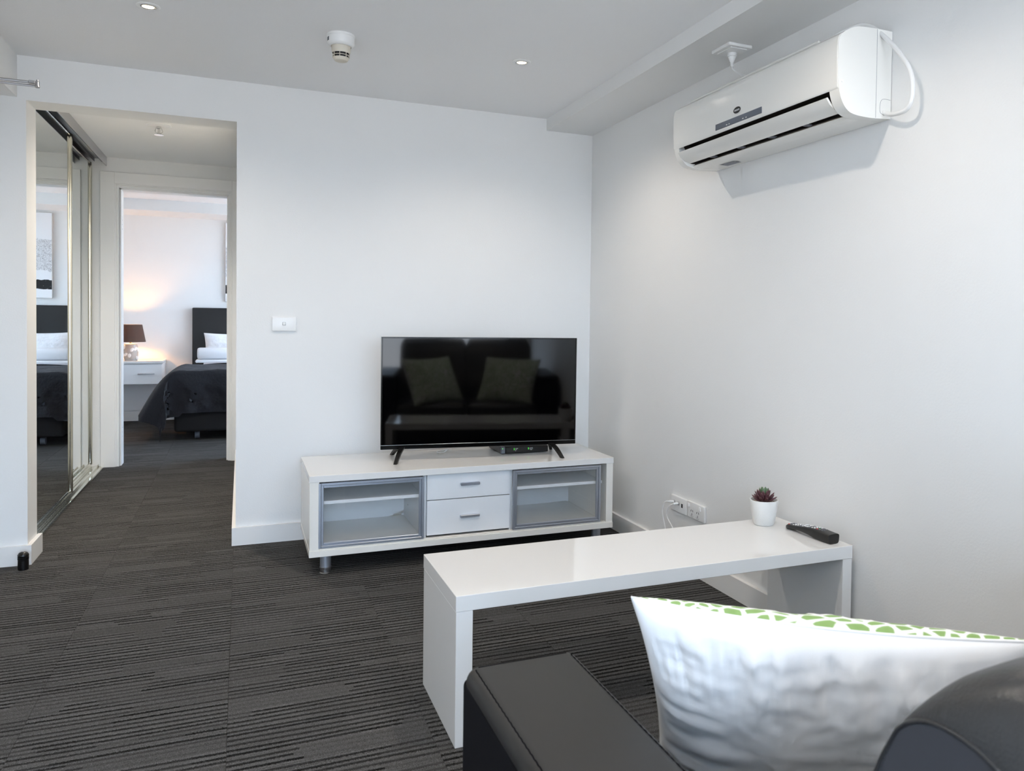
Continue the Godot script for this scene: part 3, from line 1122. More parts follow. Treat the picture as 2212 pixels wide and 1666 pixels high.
	var lg := func(u: float, v: float) -> Vector3: return V(cos(u * TAU) * 0.0245 * v, 0.0008, sin(u * TAU) * 0.0125 * v)
	s.surf(28, 2, lg, V(0, -0.1, 0))
	var logo := wput(s, "logo_badge", M.black_gloss, t)
	s = Shape.new()
	for k in 6:
		var z := 1.8885 + k * 0.0058
		s.tube([V(-0.2292, 2.013, z), V(-0.2292, 2.0195, z), V(-0.2292, 2.0198, z + 0.0032), V(-0.2292, 2.0135, z + 0.0034)], 0.0006, 5)
	wput(s, "logo_mark", M.print_white, logo)
	logo.get_child(0).position = Vector3.ZERO
	wbox("seam_line", V(-0.0665, 1.879, z1), V(-0.0655, 2.168, z1 + 0.0004), 0.0, M.grey_plastic, t)
	s = Shape.new()
	s.tube(smooth_path([V(-0.004, 1.943, z1 + 0.0002), V(-0.035, 1.943, z1 + 0.0002), V(-0.047, 1.93, z1 + 0.0002), V(-0.048, 1.9, z1 + 0.0002), V(-0.03, 1.89, z1 + 0.0002)]), 0.0005, 5)
	wput(s, "knockout_line", M.grey_plastic, t)
	s = Shape.new()
	s.xf = Transform3D(Basis(V(1, 0, 0), V(0, 0, 1), V(0, -1, 0)), V(-0.208, 1.98, z1))
	s.lathe([Vector2(0.004, 0), Vector2(0.004, 0.002), Vector2(0, 0.0026)], 12)
	wput(s, "screw_cover", M.white_plastic, t)
	s = Shape.new()
	s.quad(V(-0.09, 1.8758, 1.57), V(-0.04, 1.8775, 1.56), V(-0.035, 1.8776, 1.66), V(-0.085, 1.876, 1.67), Vector3.DOWN)
	wput(s, "rating_label", M.grey_plastic, t)

	# cable looping from the top to the side
	s = Shape.new()
	s.tube(smooth_path([V(-0.12, 2.175, 2.15), V(-0.1, 2.19, 2.28), V(-0.06, 2.212, 2.36), V(-0.05, 2.202, 2.405), V(-0.05, 2.168, 2.453), V(-0.05, 2.109, 2.514), V(-0.05, 2.049, 2.565), V(-0.05, 1.998, 2.597), V(-0.05, 1.95, 2.608), V(-0.05, 1.905, 2.604), V(-0.048, 1.882, 2.584), V(-0.045, 1.878, 2.546), V(-0.035, 1.886, 2.5), V(-0.03, 1.9, 2.466)]), 0.0075, 10)
	wput(s, "cable", M.white_plastic, t)
	# socket on the bulkhead with its plug
	t = thing("ceiling_socket", "white power socket plate under the bulkhead above the air conditioner", "socket", V(-0.12, 2.3305, 1.70))
	s = Shape.new()
	s.rbox(V(-0.178, 2.317, 1.635), V(-0.066, 2.3305, 1.765), 0.003, 2)
	wput(s, "plate", M.white_plastic, t)
	s = Shape.new()
	s.rbox(V(-0.16, 2.314, 1.65), V(-0.082, 2.318, 1.75), 0.0018, 2)
	wput(s, "face", M.white_plastic, t)
	t = thing("power_plug", "white plug and cord hanging from the ceiling socket", "plug", V(-0.112, 2.24, 1.69))
	s = Shape.new()
	s.xf = Transform3D(Basis(), V(-0.112, 2.314, 1.688))
	s.lathe([Vector2(0.019, 0), Vector2(0.019, -0.014), Vector2(0.0165, -0.0145), Vector2(0.0155, -0.018), Vector2(0.009, -0.033), Vector2(0.0085, -0.036), Vector2(0.0065, -0.037), Vector2(0.0068, -0.04), Vector2(0.0055, -0.042), Vector2(0.0066, -0.045), Vector2(0.0055, -0.047), Vector2(0.0075, -0.05), Vector2(0.007, -0.054), Vector2(0, -0.054)], 20)
	wput(s, "plug_body", M.white_plastic, t)
	s = Shape.new()
	s.tube(smooth_path([V(-0.112, 2.262, 1.688), V(-0.112, 2.25, 1.692), V(-0.11, 2.23, 1.715), V(-0.11, 2.208, 1.755), V(-0.11, 2.185, 1.82), V(-0.11, 2.173, 1.9)]), 0.004, 8)
	wput(s, "cord", M.white_plastic, t)


# ---------- plates on the walls

func wall_plates():
	var t := thing("light_switch", "white light switch plate on the wall beside the hall opening", "light switch", V(-1.768, 1.114, 0))
	var s := Shape.new()
	s.rbox(V(-1.828, 1.117, 0), V(-1.7075, 1.192, 0.011), 0.0035, 2)
	wput(s, "plate", M.white_plastic, t)
	s = Shape.new()
	s.rbox(V(-1.7765, 1.1475, 0.0085), V(-1.7595, 1.1645, 0.0119), 0.0016, 2)
	wput(s, "rocker_surround", M.grey_plastic, t)
	s = Shape.new()
	s.xf = Transform3D(Basis(Vector3.RIGHT, 0.12), V(-1.768, 1.156, 0.0118))
	s.rbox(V(-0.0072, -0.0074, -0.003), V(0.0072, 0.0074, 0.0022), 0.0015, 2)
	wput(s, "rocker", M.white_plastic, t)

	t = thing("aerial_outlet", "white television aerial outlet with two cables low on the right wall", "wall outlet", V(0, 0.262, 1.144))
	s = Shape.new()
	s.rbox(V(-0.013, 0.263, 1.066), V(0, 0.339, 1.218), 0.004, 2)
	wput(s, "plate", M.white_plastic, t)
	for z in [1.105, 1.145]:
		s = Shape.new()
		s.xf = Transform3D(Basis(V(0, 1, 0), V(-1, 0, 0), V(0, 0, 1)), V(-0.013, 0.309, z))
		s.lathe([Vector2(0.0085, 0), Vector2(0.0085, 0.006), Vector2(0.0075, 0.007), Vector2(0, 0.007)], 16)
		wput(s, "coax_socket", M.satin_metal, t)
	wbox("phone_jack", V(-0.0137, 0.293, 1.168), V(-0.0128, 0.312, 1.182), 0.0, M.dark_slot, t)
	for k in 2:
		var pts: Array = [
			[V(-0.02, 0.309, 1.105), V(-0.045, 0.313, 1.104), V(-0.06, 0.307, 1.09), V(-0.066, 0.275, 1.076), V(-0.062, 0.235, 1.074), V(-0.055, 0.16, 1.09), V(-0.05, 0.06, 1.06), V(-0.06, 0.01, 1.0)],
			[V(-0.02, 0.309, 1.145), V(-0.045, 0.308, 1.145), V(-0.06, 0.298, 1.135), V(-0.064, 0.27, 1.118), V(-0.06, 0.235, 1.118), V(-0.05, 0.17, 1.17), V(-0.05, 0.06, 1.16), V(-0.07, 0.01, 1.08)]][k]
		var c := thing("aerial_cable", ["white aerial cable in the outlet socket further from the power point", "white aerial cable in the outlet socket nearer the power point"][k], "cable", pts[-1], 0, "white aerial cables")
		s = Shape.new()
		s.tube([pts[0], (pts[0] as Vector3).lerp(pts[1], 0.5), pts[1]], 0.0062, 10)
		wput(s, "plug", M.white_plastic, c)
		s = Shape.new()
		s.tube(smooth_path(pts), 0.0028, 8)
		wput(s, "cord", M.white_plastic, c)

	t = thing("power_point", "white double power point low on the right wall above the bench", "power socket", V(0, 0.262, 1.3))
	s = Shape.new()
	s.rbox(V(-0.013, 0.264, 1.224), V(0, 0.341, 1.376), 0.004, 2)
	wput(s, "plate", M.white_plastic, t)
	for z in [1.241, 1.34]:
		s = Shape.new()
		s.xf = Transform3D(Basis(Vector3.BACK, -0.18), V(-0.0135, 0.322, z))
		s.rbox(V(-0.004, -0.0085, -0.008), V(0.003, 0.0085, 0.008), 0.002, 2)
		wput(s, "rocker", M.white_plastic, t)
	for z in [1.268, 1.32]:
		s = Shape.new()
		s.xf = Transform3D(Basis(), V(-0.0134, 0.294, z))
		for q in [[-0.008, 0.006, 0.45], [0.008, 0.006, -0.45]]:
			s.xf = Transform3D(Basis(Vector3.RIGHT, q[2]), V(-0.0131, 0.294 + q[1], z + q[0]))
			s.box(V(-0.0006, -0.005, -0.0014), V(0, 0.005, 0.0014))
		s.xf = Transform3D(Basis(), V(-0.0131, 0.282, z))
		s.box(V(-0.0006, -0.006, -0.0014), V(0, 0.006, 0.0014))
		wput(s, "socket_holes", M.dark_slot, t)
		s = Shape.new()
		s.tube(smooth_path([V(-0.0132, 0.279, z - 0.014), V(-0.0132, 0.272, z - 0.006), V(-0.0132, 0.271, z + 0.004), V(-0.0132, 0.276, z + 0.013)]), 0.0006, 5)
		wput(s, "socket_ridge", M.grey_plastic, t)


# ---------- TV stand

func tv_stand():
	var xa := -1.6883
	var xb := -0.147
	var zf := 0.68
	var zk := 0.131
	var y0 := 0.0877
	var y1 := 0.1177
	var y2 := 0.4342
	var y3 := 0.4647
	var t := thing("tv_stand", "low white gloss TV stand with two glass sliding doors and two drawers", "tv stand", V((xa + xb) * 0.5, 0, (zf + zk) * 0.5))
	wbox("top_board", V(xa, y2, zk), V(xb, y3, zf), 0.0012, M.lacquer, t)
	wbox("bottom_board", V(xa, y0, zk), V(xb, y1, zf), 0.0012, M.cream, t)
	wbox("side_panel", V(xa + 0.002, y1, zk), V(xa + 0.044, y2, zf - 0.003), 0.001, M.cream, t)
	wbox("side_panel", V(xb - 0.040, y1, zk), V(xb - 0.002, y2, zf - 0.003), 0.001, M.cream, t)
	wbox("divider", V(-1.158, y1, zk), V(-1.142, y2, zf - 0.045), 0.0, M.drawer_white, t)
	wbox("divider", V(-0.716, y1, zk), V(-0.70, y2, zf - 0.045), 0.0, M.drawer_white, t)
	# back boards with a cable hole each
	for q in [[xa + 0.044, -1.158, -1.413], [-0.70, xb - 0.04, -0.487]]:
		var s := Shape.new()
		var hole := PackedVector2Array()
		for k in 24:
			hole.append(Vector2(q[2] + 0.03 * cos(k * TAU / 24), 0.295 + 0.03 * sin(k * TAU / 24)))
		# a ring of quads between the hole and the board's edge
		var lo := Vector2(q[0], y1)
		var hi := Vector2(q[1], y2)
		for k in 24:
			var a := hole[k]
			var b := hole[(k + 1) % 24]
			var c := Vector2(q[2], 0.295)
			var oa := edge_point(c, a - c, lo, hi)
			var ob := edge_point(c, b - c, lo, hi)
			s.quad(V(a.x, a.y, zk + 0.012), V(b.x, b.y, zk + 0.012), V(ob.x, ob.y, zk + 0.012), V(oa.x, oa.y, zk + 0.012), V(0, 0, 1))
			s.quad(V(a.x, a.y, zk), V(b.x, b.y, zk), V(ob.x, ob.y, zk), V(oa.x, oa.y, zk), V(0, 0, -1))
			s.quad(V(a.x, a.y, zk + 0.012), V(b.x, b.y, zk + 0.012), V(b.x, b.y, zk), V(a.x, a.y, zk), V(c.x - a.x, c.y - a.y, 0))
		for cx in [lo, hi]:
			for cy in [lo, hi]:
				# corners that the ring cuts off
				s.box(V(cx.x - 0.012 if cx == hi else cx.x, cy.y - 0.012 if cy == hi else cy.y, zk), V(cx.x if cx == hi else cx.x + 0.012, cy.y if cy == hi else cy.y + 0.012, zk + 0.0119))
		wput(s, "back_board", M.drawer_white, t)
	wbox("back_board", V(-1.142, y1, zk), V(-0.716, y2, zk + 0.012), 0.0, M.drawer_white, t)
	wbox("shelf", V(xa + 0.044, 0.317, zk + 0.012), V(-1.158, 0.333, zf - 0.06), 0.001, M.drawer_white, t)
	wbox("shelf", V(-0.70, 0.317, zk + 0.012), V(xb - 0.04, 0.333, zf - 0.06), 0.001, M.drawer_white, t)
	for x in [-1.1585, -0.1868]:
		for q in [[0.2, 0.58], [0.15, 0.58], [0.2, 0.26]]:
			var s := Shape.new()
			s.xf = Transform3D(Basis(V(0, 1, 0), V(-1, 0, 0), V(0, 0, 1)), V(x, q[0], q[1]))
			s.lathe([Vector2(0.0045, 0), Vector2(0, 0.0004)], 10)
			wput(s, "peg_hole", M.dark_slot, t)
	# sliding doors: metal frame, inner step and pane
	for q in [[-1.648, -1.160], [-0.709, -0.2185]]:
		var d := Node3D.new()
		d.name = "sliding_door"
		t.add_child(d, true)
		d.position = -t.position
		var a: float = q[0]
		var b: float = q[1]
		var ya := 0.1255
		var yb := 0.4285
		var w := 0.012
		for k in 2:
			var i := k * w
			var zz := zf - 0.002 - k * 0.007
			var s := Shape.new()
			s.box(V(a + i, ya + i, zz - 0.012), V(a + i + w, yb - i, zz), 0.0018)
			s.box(V(b - i - w, ya + i, zz - 0.012), V(b - i, yb - i, zz), 0.0018)
			s.box(V(a + i + w, ya + i, zz - 0.012), V(b - i - w, ya + i + w, zz), 0.0018)
			s.box(V(a + i + w, yb - i - w, zz - 0.012), V(b - i - w, yb - i, zz), 0.0018)
			put(s, ["frame", "inner_frame"][k], M.aluminium, d)
		var p := Shape.new()
		p.quad(V(a + w, ya + w, zf - 0.017), V(b - w, ya + w, zf - 0.017), V(b - w, yb - w, zf - 0.017), V(a + w, yb - w, zf - 0.017), V(0, 0, 1))
		put(p, "glass_pane", M.glass, d)
	wbox("door_runner", V(xa + 0.044, y1, zf - 0.028), V(xb - 0.04, y1 + 0.006, zf - 0.006), 0.001, M.cream, t)
	# drawers
	for q in [[0.305, 0.431, 0.375], [0.131, 0.301, 0.214]]:
		var dr := wbox("drawer", V(-1.141, q[0], zf - 0.048), V(-0.717, q[1], zf - 0.03), 0.0012, M.drawer_white, t)
		var s := Shape.new()
		s.box(V(-0.977, q[2] - 0.0075, zf - 0.03), V(-0.878, q[2] + 0.0075, zf - 0.012), 0.003)
		put(s, "handle", M.aluminium, dr)
	# feet
	for x in [-1.611, -0.225]:
		for z in [0.632, 0.185]:
			var s := Shape.new()
			s.xf = Transform3D(Basis(), V(x, 0, z))
			s.lathe([Vector2(0, 0.03), Vector2(0.025, 0.03), Vector2(0.025, y0)], 28)
			var f := wput(s, "foot", M.aluminium, t)
			s = Shape.new()
			s.xf = Transform3D(Basis(), V(x, 0, z))
			s.lathe([Vector2(0, 0), Vector2(0.0262, 0), Vector2(0.0262, 0.003), Vector2(0.0245, 0.005), Vector2(0.0245, 0.022), Vector2(0.0262, 0.024), Vector2(0.0262, 0.03), Vector2(0.02, 0.03)], 28)
			put(s, "levelling_ring", M.satin_metal, f)


func edge_point(c: Vector2, d: Vector2, lo: Vector2, hi: Vector2) -> Vector2:
	var t := 1e9
	if d.x > 1e-9:
		t = minf(t, (hi.x - c.x) / d.x)
	elif d.x < -1e-9:
		t = minf(t, (lo.x - c.x) / d.x)
	if d.y > 1e-9:
		t = minf(t, (hi.y - c.y) / d.y)
	elif d.y < -1e-9:
		t = minf(t, (lo.y - c.y) / d.y)
	return c + d * t


# ---------- television

func television():
	var w := 1.03
	var yb := 0.5227 - 0.4662
	var yt := 1.0993 - 0.4662
	var t := thing("television", "black flat-screen television on splayed feet on the TV stand", "television", V(-1.3253, 0.4662, 0.3916), -0.122)
	t.rotation.x = 0.008
	var s := Shape.new()
	s.box(V(0.007, yb + 0.022, -0.004), V(w - 0.007, yt - 0.006, -0.0005), 0.0005)
	put(s, "screen", M.screen, t)
	s = Shape.new()
	s.box(V(0, yb, -0.012), V(w, yb + 0.0215, 0.001), 0.0015)
	put(s, "bottom_bezel", M.black_gloss, t)
	s = Shape.new()
	s.box(V(0.001, yb + 0.0208, 0.0005), V(w - 0.001, yb + 0.0226, 0.0016), 0.0003)
	put(s, "silver_line", M.satin_metal, t)
	s = Shape.new()
	s.box(V(0, yb + 0.0215, -0.012), V(0.0065, yt, 0.0005), 0.001)
	s.box(V(w - 0.0065, yb + 0.0215, -0.012), V(w, yt, 0.0005), 0.001)
	s.box(V(0.0065, yt - 0.0055, -0.012), V(w - 0.0065, yt, 0.0005), 0.001)
	put(s, "bezel", M.black_gloss, t)
	s = Shape.new()
	s.box(V(0.003, yb + 0.003, -0.03), V(w - 0.003, yt - 0.003, -0.0121), 0.006)
	s.box(V(0.15, yb + 0.01, -0.07), V(w - 0.15, yb + 0.33, -0.03), 0.012)
	put(s, "back_casing", M.black_plastic, t)
	for k in 2:
		var sx := -1.0 if k == 0 else 1.0
		var x: float = [0.115, 0.885][k]
		s = Shape.new()
		foot_leg(s, V(x, yb + 0.012, -0.02), V(x + sx * 0.045, 0.0, 0.105))
		foot_leg(s, V(x, yb + 0.012, -0.03), V(x + sx * 0.05, 0.0, -0.165))
		put(s, "foot", M.black_plastic, t)
	# cable behind
	s = Shape.new()
	s.tube(smooth_path([V(-0.93, 0.53, 0.31), V(-0.945, 0.5, 0.29), V(-0.98, 0.475, 0.3), V(-1.0, 0.4695, 0.24), V(-0.98, 0.469, 0.2), V(-0.9, 0.4695, 0.16)]), 0.0025, 6)
	tag(put(s, "television_cable", M.white_plastic), "thin pale cable curling behind the television on the stand top", "cable")


func foot_leg(s: Shape, a: Vector3, b: Vector3):
	# a slightly bowed, tapering flat leg
	var pts := []
	for k in 9:
		var u := k / 8.0
		pts.append(a.lerp(b, u) + V(0, 0.012 * sin(u * PI), 0))
	var d := (b - a)
	d.y = 0
	d = d.normalized()
	var side := d.cross(Vector3.UP)
	s.gid += 1
	for k in 8:
		var q := []
		for e in [k, k + 1]:
			var u: float = e / 8.0
			var hw := lerpf(0.014, 0.008, u)
			var ht := lerpf(0.016, 0.01, u)
			q.append([pts[e] + side * hw + d * ht, pts[e] - side * hw + d * ht, pts[e] - side * hw - d * ht, pts[e] + side * hw - d * ht])
			if b.y == 0.0 and e == 8:
				for m in 4:
					q[-1][m].y = 0.0
		for m in 4:
			var m2 := (m + 1) % 4
			s.quad(q[0][m], q[0][m2], q[1][m2], q[1][m], (q[0][m] + q[0][m2]) * 0.5 - pts[k])
	

func set_top_box():
	var t := thing("set_top_box", "dark grey set-top box with green lights under the television", "set-top box", V(-0.552, 0.4647, 0.29))
	var s := Shape.new()
	s.box(V(-0.136, 0.003, -0.12), V(0.136, 0.041, 0.095), 0.003)
	put(s, "case", M.slate_plastic, t)
	s = Shape.new()
	s.box(V(-0.136, 0.003, 0.095), V(-0.112, 0.04, 0.111), 0.003)
	put(s, "power_button", M.grey_plastic, t)
	s = Shape.new()
	s.box(V(-0.111, 0.003, 0.095), V(0.136, 0.037, 0.11), 0.003)
	put(s, "front_panel", M.black_plastic, t)
	for q in [V(-0.128, 0.031, 0.111), V(-0.062, 0.0285, 0.11), V(-0.062, 0.0225, 0.11), V(0.02, 0.0285, 0.11), V(0.02, 0.0225, 0.11)]:
		s = Shape.new()
		s.xf = Transform3D(Basis(V(1, 0, 0), V(0, 0, 1), V(0, -1, 0)), q)
		s.lathe([Vector2(0.0017, 0), Vector2(0.0013, 0.0008), Vector2(0, 0.001)], 10, 80)
		put(s, "green_led", M.led_green, t)
	s = Shape.new()
	for q in [[-0.056, 0.0285, 0.016], [-0.056, 0.0225, 0.01], [-0.056, 0.0165, 0.005], [0.026, 0.0285, 0.02], [0.026, 0.0225, 0.02], [0.032, 0.0175, 0.008]]:
		s.box(V(q[0], q[1] - 0.0009, 0.11), V(q[0] + q[2], q[1] + 0.0009, 0.1103))
	put(s, "printed_text", M.print_white, t)
	s = Shape.new()
	for x in [-0.11, 0.11]:
		for z in [-0.1, 0.08]:
			s.box(V(x - 0.01, 0, z - 0.01), V(x + 0.01, 0.004, z + 0.01))
	put(s, "rubber_feet", M.rubber, t)


# ---------- bench, plant, remote

func bench():
	var xa := -1.4286
	var xb := -0.0245
	var zf := 2.361
	var zk := 1.934
	var y2 := 0.3836
	var y3 := 0.4284
	var t := thing("bench", "long white gloss bench with panel legs between TV stand and sofa", "bench", V((xa + xb) * 0.5, 0, (zf + zk) * 0.5))
	wbox("top", V(xa, y2, zk), V(xb, y3, zf), 0.0012, M.lacquer, t)
	wbox("leg", V(xa + 0.001, 0, zk + 0.001), V(xa + 0.049, y2 - 0.0008, zf - 0.001), 0.0012, M.lacquer, t)
	wbox("leg", V(xb - 0.041, 0, zk + 0.001), V(xb - 0.001, y2 - 0.0008, zf - 0.001), 0.0012, M.lacquer, t)


func pot_plant():
	var c := V(-0.146, 0.4284, 2.012)
	var t := thing("potted_succulent", "purple succulent in a white ceramic pot on the bench", "potted plant", c)
	var s := Shape.new()
	s.lathe([Vector2(0, 0), Vector2(0.034, 0), Vector2(0.039, 0.006), Vector2(0.046, 0.04), Vector2(0.0515, 0.075), Vector2(0.0535, 0.094), Vector2(0.053, 0.0965), Vector2(0.0505, 0.0965), Vector2(0.0495, 0.094), Vector2(0.048, 0.082), Vector2(0, 0.082)], 44, 55)
	put(s, "pot", M.ceramic, t)
	# incised wave lines on the pot
	s = Shape.new()
	for k in 13:
		var pts := []
		for j in 13:
			var u := j / 12.0
			var a := 0.6 + 2.4 * u
			var y := 0.012 + k * 0.006 + 0.014 * sin(u * 9.0 + k * 0.25)
			y = clampf(y, 0.008, 0.088)
			var r := lerpf(0.0393, 0.0532, pow((y - 0.006) / 0.088, 0.8)) + 0.0002
			pts.append(V(cos(a) * r, y, sin(a) * r))
		s.tube(smooth_path(pts, 2), 0.00035, 4)
	put(s, "wave_relief", M.ceramic, t)
	# gravel
	var rng := RandomNumberGenerator.new()
	rng.seed = 41
	var gm := Shape.new()
	for k in 420:
		var a := rng.randf() * TAU
		var r := sqrt(rng.randf()) * 0.0465
		var p := V(cos(a) * r, 0.0835 + rng.randf() * 0.003, sin(a) * r)
		var col: Color = [Color(0.36, 0.25, 0.16), Color(0.5, 0.38, 0.27), Color(0.2, 0.12, 0.07), Color(0.6, 0.52, 0.42), Color(0.28, 0.17, 0.1)][rng.randi_range(0, 4)]
		gm.st.set_color(col)
		gm.xf = Transform3D(Basis.from_euler(V(rng.randf() * 3, rng.randf() * 3, rng.randf() * 3)).scaled(V(1, 0.7, 1) * rng.randf_range(0.0016, 0.0032)), p)
		for q in [V(1, 1, 1), V(1, 1, -1), V(1, -1, 1), V(1, -1, -1), V(-1, 1, 1), V(-1, 1, -1), V(-1, -1, 1), V(-1, -1, -1)]:
			gm.tri(V(q.x, 0, 0), V(0, q.y, 0), V(0, 0, q.z), q)
	var go := put(gm, "gravel", M.pebbles, t)
	go.set_meta("kind", "stuff")
	# leaves in rings, the outer ones lower and purple, the inner ones upright and green
	var leaf := func(len_: float, wid: float, m: Material) -> ArrayMesh:
		var l := Shape.new()
		var top := func(u: float, v: float) -> Vector3:
			var a := v * TAU
			var w := wid * pow(sin(clampf(0.12 + u * 0.88, 0, 1) * PI), 0.75) * (0.55 + 0.7 * u)
			if u >= 1.0:
				w = 0.0
			return V(u * len_, sin(a) * w * 0.42 + 0.16 * len_ * u * u, cos(a) * w)
		l.surf(8, 8, top, V(len_ * 0.5, 0.02 * len_, 0))
		return l.done(m)
	var rings := [[10, 0.049, 0.0098, 0.36, 0.094, M.leaf_purple], [9, 0.047, 0.0098, 0.68, 0.098, M.leaf_purple], [8, 0.045, 0.0095, 0.98, 0.102, M.leaf_purple], [6, 0.045, 0.0088, 1.22, 0.106, M.leaf_green], [3, 0.043, 0.008, 1.42, 0.108, M.leaf_green]]
	for q in rings.size():
		var rg: Array = rings[q]
		var mesh: ArrayMesh = leaf.call(rg[1], rg[2], rg[5])
		for k in rg[0]:
			var o := put_mesh(mesh, "leaf", t)
			var a: float = (k + 0.5 * q + rng.randf_range(-0.12, 0.12)) * TAU / rg[0]
			var b := Basis(Vector3.UP, a) * Basis(Vector3.BACK, rg[3] + rng.randf_range(-0.08, 0.08))
			var base := Basis(Vector3.UP, a) * V(0.006, 0, 0)
			o.transform = Transform3D(b, base + V(0, rg[4] - 0.008, 0))
	s = Shape.new()
	s.lathe([Vector2(0.006, 0.08), Vector2(0.007, 0.1), Vector2(0, 0.108)], 10, 80)
	put(s, "stem", M.leaf_purple, t)


func remote():
	# fat grip towards the sofa, tapering to the wall corner; it arches off the bench in the middle
	var t := thing("remote_control", "black curved remote control with coloured buttons on the bench", "remote control", V(-0.083, 0.4284, 2.206), 0.06)
	var hl := 0.118
	var sec := func(u: float, v: float) -> Vector3:
		var z := lerpf(-hl, hl, u)
		var w := lerpf(0.0225, 0.026, smoothstep(0.0, 0.7, u)) * pow(sin(clampf(u * 9.0 + 0.25, 0, PI / 2)), 0.5)
		var top := 0.019 + 0.016 * smoothstep(0.0, 0.8, u) + 0.004 * sin(u * PI)
		var bot := 0.009 * pow(maxf(sin((u - 0.06) / 0.62 * PI), 0.0), 0.7) if u < 0.68 and u > 0.06 else 0.0
		if u < 0.06:
			top = lerpf(0.012, top, u / 0.06)
		var a := v * TAU
		var cx := signf(cos(a)) * pow(absf(cos(a)), 0.45)
		var sy := signf(sin(a)) * pow(absf(sin(a)), 0.45)
		return V(cx * w * (1.0 - 0.12 * (1.0 - sy) * 0.5), lerpf(bot, top, (sy + 1.0) * 0.5), z)
	var s := Shape.new()
	s.surf(34, 28, sec, V(0, 0.018, 0))
	for e in [0.0, 1.0]:
		for k in 28:
			var z := -hl if e == 0.0 else hl
			s.tri(sec.call(e, k / 28.0), sec.call(e, (k + 1) / 28.0), V(0, 0.014 if e == 1.0 else 0.004, z), V(0, 0, z))
	put(s, "body", M.black_plastic, t)
	var rng := RandomNumberGenerator.new()
	rng.seed = 9
	for row in 15:
		for c in 3:
			var u := 0.08 + row * 0.052
			var p: Vector3 = sec.call(u, 0.25)
			var m: Material = M.grey_plastic
			if row == 0 and c == 0:
				m = M.print_red
			elif row > 1 and row < 5 or row > 9 and row < 12:
				m = M.print_white
			elif row == 12:
				m = [M.print_red, M.print_green, M.print_white][c]
			elif row > 5 and row < 9 and c == 1:
				continue
			if row == 6 or row == 8:
				m = M.print_white
			s = Shape.new()
			s.box(V((c - 1) * 0.0115 - 0.0032, p.y - 0.001, p.z - 0.003), V((c - 1) * 0.0115 + 0.0032, p.y + 0.0016, p.z + 0.0026), 0.001)
			put(s, "button", m, t)
	s = Shape.new()
	var ring := []
	var pc: Vector3 = sec.call(0.08 + 7 * 0.052, 0.25)
	for k in 20:
		ring.append(pc + V(cos(k * TAU / 20) * 0.0125, 0.0006, sin(k * TAU / 20) * 0.0105))
	s.tube(ring, 0.0022, 6, true)
	put(s, "navigation_ring", M.print_white, t)


# ---------- sofa and cushions

